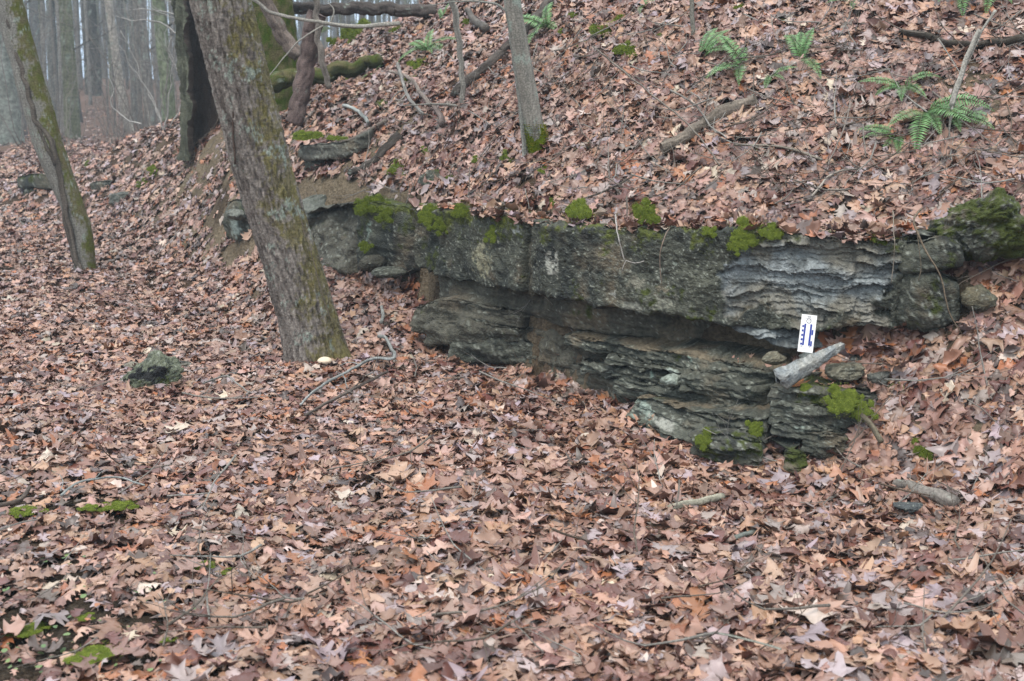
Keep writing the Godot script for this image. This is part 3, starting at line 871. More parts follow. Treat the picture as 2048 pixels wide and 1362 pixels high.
	var stones := [
		["boulder", 1975, 448, 5.58, 0.225, 0.155, 0.24, 0.2, mossy, "big rounded boulder patched with moss, perched on bank at right edge", 5.0],
		["boulder", 303, 755, 6.6, 0.155, 0.135, 0.12, 0.3, {"moss": 0.0, "ink": -0.3, "brown": -0.4, "crust": 0.1, "skew": 0.22, "dark": Color(0.12, 0.14, 0.085), "light": Color(0.24, 0.26, 0.18)}, "small mossy boulder with black stain alone on the leaf floor", 6.0],
		["flat_stone", 268, 731, 6.95, 0.055, 0.022, 0.05, 0.5, {"tone": Color(0.42, 0.38, 0.30)}, "pale chip of stone left of the small mossy boulder", 7.0],
		["flat_stone", 358, 730, 7.0, 0.075, 0.028, 0.06, 0.1, {"tone": Color(0.36, 0.33, 0.26)}, "tan flat stone right behind the small mossy boulder", 8.0],
		["stone", 974, 340, 8.2, 0.105, 0.072, 0.1, 0.4, {"tone": Color(0.30, 0.30, 0.26), "tone_mix": 0.6, "moss": -0.1}, "angular grey stone among leaves above left end of the ledge", 9.0],
		["stone", 870, 365, 8.35, 0.10, 0.085, 0.12, 0.9, {"moss": -0.05}, "dark mossy stone left of the angular grey stone on bank", 10.0],
		["stone", 1150, 338, 7.6, 0.12, 0.05, 0.1, 0.2, {"tone": Color(0.27, 0.24, 0.18), "tone_mix": 0.6}, "buried brown stone right of the thick sapling's mossy foot", 11.0],
		["stone", 1012, 288, 8.6, 0.09, 0.05, 0.1, 1.2, {"moss": 0.05, "dark": Color(0.06, 0.06, 0.05)}, "dark mossy stone left of the thick sapling's foot", 12.0],
		["stone", 1688, 742, 5.48, 0.095, 0.042, 0.09, 0.3, {"tone": Color(0.34, 0.31, 0.22), "tone_mix": 0.6, "strata": 0.12}, "tan layered stone under the tip of the leaning grey splinter", 13.0],
		["stone", 1760, 755, 5.45, 0.055, 0.035, 0.06, 0.3, grey, "green grey stone at the right end of the rubble by the scale card", 14.0],
		["stone", 1618, 716, 5.56, 0.05, 0.028, 0.05, 0.1, {"tone": Color(0.34, 0.37, 0.35), "tone_mix": 0.7}, "small grey stone directly under the scale card", 15.0],
		["stone", 1548, 716, 5.62, 0.06, 0.03, 0.06, 0.6, {"tone": Color(0.33, 0.29, 0.20), "tone_mix": 0.7}, "tan stone left of the scale card under the overhang", 16.0],
		["stone", 1718, 718, 5.62, 0.045, 0.02, 0.04, 0.2, {"tone": Color(0.36, 0.36, 0.33)}, "small pale stone chip behind the tip of the grey splinter", 17.0],
		["stone", 1958, 596, 5.45, 0.07, 0.06, 0.08, 0.8, {"tone": Color(0.24, 0.21, 0.13), "tone_mix": 0.6, "moss": 0.0}, "ochre mossy stone right of the rounded end of the top bed", 18.0],
		["stone", 1272, 1196, 3.78, 0.055, 0.04, 0.055, 0.7, {"tone": Color(0.27, 0.31, 0.28), "tone_mix": 0.6}, "blue green stone half buried in leaves at the lower right", 19.0],
		["stone", 921, 1032, 4.52, 0.032, 0.024, 0.03, 0.2, {"tone": Color(0.12, 0.13, 0.15), "tone_mix": 0.8}, "small dark blue grey stone in the middle of the leaf floor", 20.0],
		["stone", 1815, 1028, 4.5, 0.06, 0.022, 0.05, 0.2, {"dark": Color(0.09, 0.10, 0.1), "light": Color(0.15, 0.16, 0.16)}, "dark flat stone with pale lichen at right, in front of the broken log", 22.0],
		["stone", 395, 1232, 3.66, 0.06, 0.02, 0.05, 0.2, {"dark": Color(0.07, 0.072, 0.07), "light": Color(0.11, 0.11, 0.11)}, "dark grainy stone flush with the leaves at lower left", 23.0],
		["stone", 470, 430, 10.15, 0.09, 0.05, 0.1, 0.2, {"tone": Color(0.34, 0.35, 0.30)}, "pale stone lying on the ledge behind the leaning grey trunk", 24.0],
		["stone", 655, 418, 9.35, 0.30, 0.13, 0.15, 0.75, {"tone": Color(0.30, 0.315, 0.27), "tone_mix": 0.8, "skew": 0.1}, "broad grey green stone set in the bare earth right of the leaning trunk", 25.0],
		["stone", 745, 525, 8.2, 0.10, 0.06, 0.1, 0.4, earthy, "low brown stone under the set back block left of the ledge", 26.0],
		["stone", 780, 545, 8.0, 0.12, 0.04, 0.1, 0.1, thin, "flat stone at leaf level below the set back block", 27.0],
		["stone", 255, 400, 14.6, 0.22, 0.10, 0.3, 0.6, {"tone": Color(0.20, 0.21, 0.185), "tone_mix": 0.6}, "smooth sloping grey stone on bank right of the blocky dark ledge", 28.0]]
	for q in stones:
		var c := at(q[1], q[2], q[3])
		if q[2] > 1000: c.y += 0.03
		single(q[0], boulder_mesh(c, Vector3(q[4], q[5], q[6]), q[7], q[10], q[8], 8 if q[0] == "boulder" else 5, 0.26 if q[0] == "boulder" else 0.16, 70 if q[0] == "boulder" else 26), M.rock, q[9], "stone" if q[0] != "boulder" else "boulder")
	# the long grey splinter propped below the card
	var sp := Shape.new()
	var a0 := at(1556, 760, 5.28)
	var a1 := at(1688, 688, 5.5)
	for k in 41:
		var f := k / 40.0
		var p := a0.lerp(a1, f)
		var wd := lerpf(0.050, 0.016, f) * (1.0 + 0.12 * n1.get_noise_1d(f * 300))
		var ax := (a1 - a0).normalized()
		var nn := Vector3(-ax.y, ax.x, 0.55).normalized()
		var side := ax.cross(nn).normalized()
		for j in 16:
			var th := TAU * j / 16
			var q := nn * clampf(sin(th) * 1.9, -1, 0.8) * wd + side * clampf(cos(th) * 1.7, -0.9, 1) * wd * 0.75
			var pp := p + q + (nn * 0.016 + side * 0.010) * n2.get_noise_3d(p.x * 500 + q.x * 1200, q.y * 1500, j * 9.0)
			var g := clampf(0.5 + nz(pp, 12.0) * 1.2, 0, 1)
			var col := Color(0.36, 0.395, 0.405).lerp(Color(0.52, 0.51, 0.46), g)
			sp.add(pp if k > 0 and k < 40 else p + q * 0.3, col)
	for k in 40:
		for j in 16:
			var q := k * 16 + j
			var e := k * 16 + (j + 1) % 16
			sp.quad(q, e, e + 16, q + 16)
	single("stone_splinter", sp.mesh(), M.rock, "long blue grey stone splinter leaning up below the scale card", "stone")

# ------------------------------------------------------------------ trees
func px(r: float, d: float) -> float:      # half width in photograph pixels to metres
	return r * d / F

func trunk_mesh(ctrl: Array, rad: Array, sides: int, step: float, o: Dictionary) -> ArrayMesh:
	var pts := curve(ctrl, step, o.get("crook", 0.0), o.get("seed", 0.0))
	var s := Shape.new()
	var n := pts.size()
	var up := Vector3(0.1, 0.0, 1.0)
	var a_col: Color = o.get("a", Color(0.29, 0.245, 0.205))
	var b_col: Color = o.get("b", Color(0.19, 0.16, 0.135))
	var furrow: float = o.get("furrow", 0.006)
	var ff: float = o.get("ff", 34.0)
	var sd: float = o.get("seed", 0.0)
	var md: Vector3 = o.get("moss_dir", Vector3.ZERO)
	var run := 0.0
	for k in n:
		if k > 0: run += (pts[k] as Vector3).distance_to(pts[k - 1])
		var t: Vector3 = (pts[mini(k + 1, n - 1)] - pts[maxi(k - 1, 0)]).normalized()
		var a := (up - t * up.dot(t)).normalized()
		up = a
		var b := t.cross(a)
		var r := cub(rad, float(k) / (n - 1) * (rad.size() - 1))
		var fl: float = o.get("flare", 0.0) * exp(-maxf(0.0, run - o.get("sunk", 0.0)) / o.get("flare_h", 0.12))
		for j in sides:
			var th := TAU * j / sides
			var q: Vector3 = a * cos(th) + b * sin(th)
			var c3 := Vector3(cos(th) * r, run * o.get("stretch", 0.14), sin(th) * r)
			var wav: float = nz(Vector3(cos(th) * r, run * 0.5, sin(th) * r), 5.0, sd) * o.get("lump", 0.05)
			var ridge := 1.0 - 2.2 * absf(nr(c3 + Vector3(0.012 * sin(run * 17.0 + sd), 0, 0), ff, sd))
			var rr: float = r * (1.0 + wav + fl * (1.0 + 0.5 * sin(th * 5.0 + sd))) + furrow * ridge
			var p: Vector3 = (pts[k] as Vector3) + q * rr
			var g := clampf(0.5 + nr(c3, 9.0, 40.0 + sd) * 0.6 + nr(c3, ff * 1.3, 80.0 + sd) * 0.9 + nr(p, 40.0, 3.0) * 0.3, 0, 1)
			var col := b_col.lerp(a_col, g)
			if md != Vector3.ZERO:
				var m: float = q.dot(md.normalized()) + nz(p, 4.0, 12.0 + sd) * 0.7 + nr(p, 24.0, 55.0) * 0.6 + o.get("moss", 0.0)
				var w := ss(0.3, 0.75, m)
				var mc := Color(0.20, 0.17, 0.085).lerp(o.get("moss_tone", Color(0.135, 0.135, 0.03)), clampf(0.5 + nr(p, 9.0, 5.0) * 1.4, 0, 1))
				col = col.lerp(mc, w * o.get("moss_w", 0.85))
			var li: float = nz(p, 5.5, 620.0 + sd) + nr(p, 30.0, 9.0) * 0.55 + o.get("lichen", -0.3)
			if li > 0.22:
				col = col.lerp(Color(0.40, 0.46, 0.39), ss(0.22, 0.34, li) * 0.8)
			col.a = 1
			s.add(p, col)
	for k in n - 1:
		for j in sides:
			var a0 := k * sides + j
			var a1 := k * sides + (j + 1) % sides
			s.quad(a0, a1, a1 + sides, a0 + sides)
	if o.has("cap"):
		for e in [0, n - 1]:
			var m := s.add(pts[e], o.cap)
			for j in sides:
				s.tri(m, e * sides + j, e * sides + (j + 1) % sides)
	return s.mesh()

func limb_mesh(a: Vector3, dir: Vector3, long: float, r: float, sd: float, col: Color, sub := 3) -> ArrayMesh:
	var s := Shape.new()
	var lr := RandomNumberGenerator.new()
	lr.seed = int(sd) + 11
	limb(s, lr, a, dir.normalized(), long, r, col, sub)
	return s.mesh()

func limb(s: Shape, lr: RandomNumberGenerator, a: Vector3, dir: Vector3, long: float, r: float, col: Color, sub: int) -> void:
	var n := 7
	var pts := [a]
	var p := a
	var d := dir
	for k in n:
		d = (d + Vector3(lr.randfn(0, 0.13), lr.randfn(0.03, 0.1), lr.randfn(0, 0.13))).normalized()
		p += d * long / n
		pts.append(p)
	tube(s, pts, taper(r, r * 0.3, n + 1), 5 if r > 0.006 else 3, col)
	if sub > 0:
		for k in sub + 1:
			var i := lr.randi_range(2, n - 1)
			var dd: Vector3 = ((pts[i + 1] - pts[i]).normalized() + Vector3(lr.randfn(0, 0.6), lr.randfn(0.1, 0.5), lr.randfn(0, 0.6))).normalized()
			limb(s, lr, pts[i], dd, long * lr.randf_range(0.3, 0.6), r * 0.45, col, sub - 1)

func build_trees() -> void:
	# the leaning grey tree in front of the bank
	var d := 7.25
	var t := thing("leaning_tree", at(637, 732, d), "big grey barked tree leaning left in front of the bank, moss along its right side", "tree")
	var md := Vector3(0.9, 0.1, 0.45)
	var tr := part("trunk", trunk_mesh([at(652, 800, d), at(640, 735, d), at(592, 560, d), at(524, 330, d), at(442, 0, d), at(372, -330, d), at(300, -800, d), at(260, -1300, d)], [0.165, 0.15, 0.152, 0.155, 0.148, 0.14, 0.125, 0.1], 150, 0.011,
		{"moss_dir": md, "moss": -0.22, "lichen": -0.17, "moss_tone": Color(0.23, 0.20, 0.06), "furrow": 0.022, "ff": 30.0, "stretch": 0.07, "flare": 0.22, "sunk": 0.2, "seed": 2.0, "a": Color(0.42, 0.37, 0.325), "b": Color(0.19, 0.16, 0.14)}), M.bark, t)
	var vine := Shape.new()
	var vp := curve([at(588, 430, 7.1), at(470, 330, 7.1), at(467, 240, 7.1), at(475, 170, 7.1), at(480, 120, 7.12)].slice(1), 0.03, 0.01)
	tube(vine, vp, taper(0.007, 0.003, vp.size()), 6, Color(0.13, 0.09, 0.07), 0.3, 0.5)
	part("vine", vine.mesh(), M.wood, tr)
	var v2 := Shape.new()
	var vq := curve([at(660, 640, 7.14), at(632, 540, 7.12), at(608, 460, 7.12), at(585, 390, 7.12)], 0.03, 0.012)
	tube(v2, vq, taper(0.004, 0.002, vq.size()), 5, Color(0.22, 0.18, 0.14), 0.3, 0.4)
	part("vine", v2.mesh(), M.wood, tr)
	for k in 4:
		part("limb", limb_mesh(at(300 - k * 12, -760 - 150 * k, d), Vector3([1.0, -1.0, 0.6, -0.5][k], 0.8, [0.3, 0.2, -0.8, 0.7][k]), 2.6, 0.05, 70.0 + k, Color(0.2, 0.17, 0.15), 2), M.bark, t)
	# the mossy leaning tree with a climbing stem
	d = 11.3
	t = thing("vine_tree", at(172, 542, d), "slender leaning tree at left, mossy on one side, dark vine up its pale side", "tree")
	tr = part("trunk", trunk_mesh([at(172, 575, d), at(171, 540, d), at(163, 470, d), at(150, 425, d), at(100, 295, d), at(57, 150, d), at(17, 0, d), at(-40, -250, d), at(-120, -700, d)], [0.10, 0.095, 0.125, 0.122, 0.125, 0.112, 0.10, 0.095, 0.08], 90, 0.02,
		{"moss_dir": Vector3(1.0, 0.1, 0.2), "moss": -0.05, "moss_w": 0.95, "moss_tone": Color(0.145, 0.165, 0.022), "lichen": -0.2, "furrow": 0.004, "ff": 40.0, "seed": 14.0, "a": Color(0.40, 0.385, 0.34), "b": Color(0.27, 0.255, 0.22), "lump": 0.09}), M.bark, t)
	for line in [[[1, -40], [10, 0], [21, 68], [44, 137], [63, 205], [70, 240], [100, 280], [114, 328], [127, 393], [140, 470], [160, 545]], [[66, 220], [82, 262], [96, 300], [113, 330]], [[128, 400], [130, 440], [146, 500], [166, 548]]]:
		var c := []
		for q in line:
			c.append(at(q[0], q[1], d - 0.115 if q[0] > 40 else d - 0.1))
		var cp := curve(c, 0.04, 0.02, 5.0)
		var vs := Shape.new()
		tube(vs, cp, taper(0.02 if line.size() > 6 else 0.016, 0.03 if line.size() > 6 else 0.02, cp.size()), 10, Color(0.17, 0.145, 0.12), 0.5, 1.0)
		part("vine", vs.mesh(), M.bark, tr)
	part("limb", limb_mesh(at(-120, -690, d), Vector3(-0.5, 1, 0.1), 2.5, 0.05, 90.0, Color(0.2, 0.18, 0.15), 2), M.bark, t)
	# hollow tree on the bank: an open shell
	var hb := on(405, 292)
	d = -hb.z
	t = thing("hollow_tree", hb, "rotten hollow tree shell on the bank, dark opening beside the leaning grey trunk", "tree")
	var sh := Shape.new()
	var inn := Shape.new()
	var rows := 190
	var cols := 70
	for k in rows + 1:
		var f := float(k) / rows
		var y := hb.y - 0.15 + f * 5.0
		var c := Vector3(hb.x + 0.02 - 0.05 * f + 0.02 * sin(f * 9.0), y, hb.z)
		for j in cols + 1:
			var gap := 0.3 * n1.get_noise_1d(y * 90) + 0.12 * n2.get_noise_1d(y * 500)
			var th := lerpf(1.95 + gap, TAU + 0.35 + gap * 0.5, float(j) / cols)
			var q := Vector3(cos(th), 0, sin(th))
			var r := 0.235 * (1.0 + 0.25 * exp(-f * 30.0)) * (1.0 - 0.45 * f * f) + 0.05 * n1.get_noise_3d(q.x * 60, y * 60, q.z * 60) + 0.06 * n2.get_noise_3d(q.x * 220, y * 90, q.z * 220)
			var g := clampf(0.5 + n2.get_noise_3d(q.x * 90, y * 150, q.z * 90), 0, 1)
			sh.add(c + q * r, Color(0.075, 0.075, 0.055).lerp(Color(0.24, 0.25, 0.18), g))
			inn.add(c + q * (r - 0.06 - 0.07 * absf(n2.get_noise_3d(q.x * 160, y * 40, q.z * 160))), Color(0.12, 0.098, 0.08))
	for k in rows:
		for j in cols:
			var o := k * (cols + 1) + j
			sh.quad(o, o + 1, o + cols + 2, o + cols + 1)
			inn.quad(o, o + cols + 1, o + cols + 2, o + 1)
	var base := inn.v.size()
	for k in rows + 1:       # the broken lips that join bark and heartwood
		for e in [0, cols]:
			inn.add(sh.v[k * (cols + 1) + e], Color(0.13, 0.105, 0.085))
	for k in rows:
		for e in 2:
			var i0: int = k * (cols + 1) + (0 if e == 0 else cols)
			var o0: int = base + k * 2 + e
			inn.quad(i0, o0, o0 + 2, i0 + cols + 1)
	part("bark_shell", sh.mesh(), M.bark, t)
	part("heartwood", inn.mesh(), M.wood, t)
	# mossy old trunk on the bank crest
	d = 12.2
	t = thing("old_tree", at(560, 235, d), "massive old trunk wrapped in green moss on the bank, right of the leaning grey tree", "tree")
	part("trunk", trunk_mesh([at(572, 300, d), at(565, 235, d), at(548, 130, d), at(536, 20, d), at(520, -200, d), at(505, -700, d)], [0.30, 0.25, 0.235, 0.225, 0.2, 0.18], 70, 0.03,
		{"moss_dir": Vector3(0.6, 0.2, 0.8), "moss": 0.42, "moss_w": 1.0, "moss_tone": Color(0.075, 0.125, 0.012), "lichen": -0.5, "furrow": 0.01, "ff": 16.0, "lump": 0.1, "seed": 33.0, "a": Color(0.10, 0.10, 0.085), "b": Color(0.05, 0.05, 0.042)}), M.bark, t)

# fallen logs, sticks, saplings: name, [[u, v]...], d (0 = lie on the ground), r0, r1 (photo px), colour, label, category, extra
func lie(path: Array, d: float, lift: float) -> Array:
	var out := []
	for q in path:
		if q.size() > 2:
			out.append(at(q[0], q[1], q[2]))
		elif d > 0.0:
			out.append(at(q[0], q[1], d))
		else:
			var p := on(q[0], q[1], lift)
			out.append(p)
	return out

func build_wood() -> void:
	var grey := Color(0.34, 0.32, 0.29)
	var pale := Color(0.47, 0.44, 0.38)
	var dark := Color(0.10, 0.085, 0.072)
	var brown := Color(0.20, 0.15, 0.12)
	var mauve := Color(0.19, 0.14, 0.125)
	var items := [
		["fallen_log", [[478, 3], [600, 15], [700, 17], [800, 19], [874, 24]], 12.6, 9.0, 11.0, Color(0.13, 0.11, 0.098), "long dark fallen log lying level across the top of the bank", "log", 14, {"crook": 0.03}],
		["fallen_log", [[520, -30], [548, 40], [575, 85], [598, 112]], 11.6, 12.0, 13.0, Color(0.24, 0.19, 0.16), "smooth brown log slanting down across the mossy old trunk", "log", 14, {}],
		["broken_log", [[634, 25], [618, 100], [604, 175], [590, 246]], 10.9, 17.0, 15.0, mauve, "stout bare brown log leaning upright right of the mossy trunk", "log", 22, {"crook": 0.02}],
		["mossy_log", [[540, 160], [590, 158], [640, 150], [690, 136], [760, 118]], 11.5, 17.0, 11.0, Color(0.07, 0.08, 0.035), "dark mossy log lying behind the stout bare brown log", "log", 20, {"crook": 0.06, "wob": 0.5}],
		["sapling", [[632, -10], [637, 60], [642, 110], [650, 150], [660, 180]], 10.8, 6.0, 6.5, Color(0.27, 0.235, 0.2), "twisted thin stem just right of the stout brown log", "sapling", 10, {"crook": 0.03}],
		["bare_branch", [[490, -12], [520, 8], [545, 26], [600, 38], [655, 47], [720, 53], [800, 46]], 10.2, 3.2, 4.2, pale, "pale bare branch reaching level from the leaning trunk over the bank", "branch", 8, {"forks": [[[655, 47], [600, 80], [560, 125], [528, 164]], [[662, 47], [668, 20], [655, 5]]]}],
		["sapling", [[903, -20], [914, 60], [922, 130], [925, 200], [930, 250], [942, 292]], 9.2, 5.5, 6.0, Color(0.32, 0.30, 0.26), "slim crooked sapling on bank left of the thick mossy footed one", "sapling", 10, {"crook": 0.02, "forks": [[[927, 222], [910, 212], [860, 208], [800, 212]]]}],
		["sapling", [[1008, -20], [1020, 60], [1030, 130], [1040, 200], [1052, 322]], 7.75, 4.0, 5.5, Color(0.33, 0.33, 0.29), "thin straight grey stem in front of the thick sapling", "sapling", 10, {"crook": 0.01, "forks": [[[1018, 28], [990, 8], [930, 2], [860, 10]]]}],
		["sapling", [[1382, -20], [1386, 60], [1392, 140]], 8.1, 4.5, 5.0, Color(0.30, 0.28, 0.23), "short straight stem with mossy foot beside ferns", "sapling", 8, {}],
		["sapling", [[1960, 60], [1935, 112], [1918, 160], [1903, 212]], 6.5, 5.0, 5.5, pale, "pale forked stem rising from the bank at upper right", "sapling", 8, {"forks": [[[1990, 20], [1960, 70], [1935, 130]], [[1903, 212], [1898, 280], [1893, 340]]]}],
		["fallen_log", [[1118, -20], [1062, 50], [1000, 110], [908, 190]], 0.0, 8.5, 9.5, Color(0.13, 0.11, 0.095), "dark straight log slanting down the bank behind the saplings", "log", 12, {"lift": 0.03}],
		["fallen_log", [[1325, 300], [1372, 272], [1430, 232], [1508, 198]], 0.0, 11.0, 11.0, Color(0.27, 0.225, 0.18), "weathered brown log half buried in leaves at centre of the bank", "log", 14, {"lift": 0.03}],
		["dark_root", [[1800, 62], [1850, 74], [1910, 84], [1980, 86], [2060, 80]], 0.0, 6.0, 8.0, Color(0.09, 0.075, 0.06), "dark knobbly root crossing the upper right of the bank", "root", 10, {"lift": 0.03, "crook": 0.03}],
		["fallen_log", [[700, 345], [725, 338], [760, 310], [800, 268]], 0.0, 6.0, 9.0, dark, "charred black branch sunk in earth below the mossy slab", "log", 10, {"lift": 0.02}],
		["bark_strip", [[632, 294], [690, 284], [735, 264], [772, 240]], 0.0, 5.5, 5.0, Color(0.26, 0.21, 0.175), "peeling brown bark strip lying along the mossy slab", "bark", 8, {"lift": 0.05}],
		["stick", [[686, 210], [716, 222], [736, 244]], 0.0, 3.5, 3.5, Color(0.42, 0.44, 0.41), "short pale curved stick above the mossy slab", "stick", 8, {"lift": 0.05}],
		["stick", [[795, 128], [806, 165], [818, 196], [846, 228]], 0.0, 4.0, 3.0, grey, "grey forked stick poking out of leaves left of slim sapling", "stick", 8, {"lift": 0.08, "forks": [[[812, 180], [795, 185], [778, 205]], [[814, 188], [800, 200], [790, 195]]]}],
		["stick", [[780, 142], [822, 158], [840, 185], [862, 210]], 0.0, 3.0, 4.0, Color(0.34, 0.28, 0.24), "brown stick crossing the grey forked one", "stick", 8, {"lift": 0.06}],
		["stick", [[868, 212], [880, 230], [884, 250]], 0.0, 5.0, 7.0, Color(0.22, 0.17, 0.15), "stubby brown stick end beside slim sapling foot", "stick", 8, {"lift": 0.04}],
		["stick", [[935, 20], [950, 42], [972, 56]], 0.0, 6.0, 8.0, Color(0.17, 0.15, 0.13), "dark stub of wood at the top of the bank", "stick", 8, {"lift": 0.05}],
		["stick", [[1466, 292], [1540, 291], [1590, 300], [1645, 320]], 0.0, 3.0, 2.5, Color(0.36, 0.31, 0.25), "thin pale curved stick in the middle of the leafy bank", "stick", 7, {"lift": 0.03}],
		["stick", [[1624, 392], [1655, 355], [1680, 342], [1716, 338]], 0.0, 2.5, 2.5, Color(0.38, 0.33, 0.28), "short hooked stick just above the broken blue grey face", "stick", 7, {"lift": 0.03}],
		["twig", [[1185, 92], [1300, 186], [1380, 252], [1440, 332]], 0.0, 2.0, 1.6, Color(0.28, 0.24, 0.2), "long thin brown twig slanting across the bank", "twig", 5, {"lift": 0.12}],
		["twig", [[1340, 180], [1388, 208], [1420, 250], [1452, 276]], 0.0, 2.2, 1.6, Color(0.40, 0.37, 0.33), "pale forked twig over the half buried log", "twig", 5, {"lift": 0.08, "forks": [[[1420, 250], [1440, 240], [1450, 225]]]}],
		["stick", [[1655, 330], [1690, 250], [1700, 200]], 0.0, 1.6, 1.4, Color(0.25, 0.21, 0.18), "upright brown twig on bank below the tall fern", "twig", 5, {"lift": 0.1}],
		["fallen_branch", [[756, 672], [770, 675], [778, 688], [788, 716], [745, 718], [692, 744], [640, 774], [600, 810]], 0.0, 4.2, 2.0, Color(0.40, 0.41, 0.39), "crooked pale branch on leaves at the foot of the leaning tree", "branch", 8, {"lift": 0.05, "forks": [[[684, 748], [690, 760], [694, 775]], [[720, 730], [700, 725], [680, 730]]]}],
		["stick", [[610, 830], [660, 803], [708, 778], [775, 742]], 0.0, 3.2, 3.0, Color(0.16, 0.13, 0.11), "dark stick lying in front of the crooked pale branch", "stick", 7, {"lift": 0.03, "forks": [[[700, 780], [725, 758], [750, 722]]]}],
		["stick", [[764, 612], [766, 630], [762, 645]], 0.0, 3.5, 3.5, Color(0.36, 0.36, 0.33), "short grey stick standing in leaves left of the ledge", "stick", 7, {"lift": 0.06}],
		["fallen_branch", [[406, 768], [432, 757], [455, 752], [470, 764], [500, 785]], 0.0, 2.4, 1.6, grey, "small forked grey branch left of the leaning tree's foot", "branch", 6, {"lift": 0.05, "forks": [[[432, 757], [420, 770], [412, 786]], [[452, 752], [462, 745], [470, 748]]]}],
		["fallen_branch", [[124, 990], [150, 968], [190, 958], [240, 955], [290, 970]], 0.0, 2.8, 1.6, Color(0.38, 0.40, 0.38), "thin grey branch curving over leaves at left", "branch", 6, {"lift": 0.07, "forks": [[[122, 982], [124, 960], [117, 948]], [[190, 958], [200, 945], [215, 940]]]}],
		["stick", [[-10, 1012], [20, 1006], [45, 996], [60, 972]], 0.0, 5.0, 4.0, Color(0.15, 0.12, 0.10), "dark bent stick at the left edge of the leaf floor", "stick", 8, {"lift": 0.03}],
		["stick", [[335, 992], [380, 988], [420, 986]], 0.0, 2.0, 1.6, grey, "short thin grey stick in leaves at lower left", "stick", 6, {"lift": 0.04}],
		["broken_log", [[1796, 966], [1850, 984], [1908, 1008]], 0.0, 11.0, 14.0, Color(0.27, 0.24, 0.21), "chunk of rotten grey log in leaves at the right", "log", 14, {"lift": 0.02, "crook": 0.012}],
		["bark_strip", [[1342, 1014], [1395, 1004], [1445, 994]], 0.0, 8.0, 7.0, Color(0.46, 0.43, 0.33), "cream strip of bark on leaves below the ledge", "bark", 10, {"lift": 0.02}],
		["stick", [[1440, 1080], [1478, 1073], [1518, 1062]], 0.0, 6.0, 5.0, Color(0.23, 0.25, 0.22), "lichen spotted grey stick in leaves below the ledge", "stick", 9, {"lift": 0.0}],
		["stick", [[1430, 1267], [1490, 1280], [1562, 1300]], 0.0, 2.6, 2.2, Color(0.38, 0.39, 0.33), "slim pale green stick at the lower right of leaf floor", "stick", 7, {"lift": 0.04}],
		["stick", [[1724, 832, 5.2], [1742, 850, 5.1], [1762, 884, 5.02]], 0.0, 5.0, 6.0, Color(0.20, 0.17, 0.12), "brown stick end resting on the mossy rock stack", "stick", 8, {}],
		["stick", [[0, 1060], [40, 1045], [75, 1040]], 0.0, 2.0, 1.6, grey, "faint grey stick at left edge near the moss", "stick", 6, {"lift": 0.03}],
		["hanging_root", [[1230, 430, 6.35], [1236, 470, 6.02], [1241, 495, 5.98], [1250, 522, 5.95]], 0.0, 1.8, 1.2, Color(0.5, 0.46, 0.42), "pale forked rootlet hanging down the dark ledge face", "root", 5, {"forks": [[[1250, 520, 5.95], [1270, 526, 5.93], [1288, 522, 5.93]], [[1250, 521, 5.95], [1244, 535, 5.93], [1243, 545, 5.93]]]}],
		["hanging_root", [[1345, 448, 6.1], [1328, 475, 5.85], [1320, 520, 5.82], [1324, 565, 5.8]], 0.0, 1.4, 0.8, Color(0.30, 0.22, 0.17), "thin brown rootlet hanging down the ledge, right of the pale forked one", "root", 5, {}],
		["hanging_root", [[1786, 420, 5.9], [1788, 470, 5.5], [1787, 520, 5.46], [1782, 566, 5.45]], 0.0, 1.2, 0.8, Color(0.33, 0.28, 0.22), "thin straight rootlet in front of the broken blue grey face", "root", 5, {}],
		["hanging_root", [[1842, 418, 5.75], [1828, 445, 5.52], [1850, 500, 5.44], [1884, 560, 5.42], [1900, 630, 5.4], [1925, 668, 5.4]], 0.0, 2.6, 1.2, Color(0.22, 0.17, 0.12), "long wiry brown root trailing over the rounded right end of ledge", "root", 6, {"forks": [[[1830, 448, 5.52], [1838, 490, 5.45], [1842, 540, 5.44], [1836, 562, 5.44]]]}],
		["twig", [[1080, 420], [1120, 425], [1150, 405], [1215, 380], [1270, 350]], 0.0, 2.4, 1.8, Color(0.13, 0.11, 0.09), "dark twig along the top edge of the ledge", "twig", 5, {"lift": 0.05}]]
	var k := 0
	for a in items:
		k += 1
		var o: Dictionary = a[9]
		var ctrl := lie(a[1], a[2], o.get("lift", 0.0) + 0.03)
		var mean := 0.0
		for q in ctrl: mean += -q.z / ctrl.size()
		var pts := curve(ctrl, 0.03 if a[3] > 5 else 0.02, o.get("crook", 0.006), k * 37.0)
		var s := Shape.new()
		var big: bool = maxf(a[3], a[4]) > 8.0
		if not big:
			tube(s, pts, taper(px(a[3], mean), px(a[4], mean), pts.size()), a[8], a[5], o.get("wob", 0.25), 0.9, k * 13.0)
		var t := thing(a[0], ctrl[-1], a[6], a[7])
		part("stem" if a[7] in ["sapling", "branch", "root", "twig"] else "body", trunk_mesh(ctrl, [px(a[3], mean), px((a[3] + a[4]) * 0.5, mean), px(a[4], mean)], 30, 0.02, {"a": a[5] * 1.45, "b": a[5] * 0.65, "furrow": px(2.2, mean), "ff": 22.0, "stretch": 0.15, "lump": 0.16, "lichen": -0.35, "seed": k * 7.0, "crook": o.get("crook", 0.02), "cap": a[5] * 1.2, "moss_dir": Vector3(0, 1, 0.3) if a[0] == "mossy_log" else Vector3.ZERO, "moss": 0.4, "moss_tone": Color(0.08, 0.115, 0.015)}) if big else s.mesh(), M.wood, t)
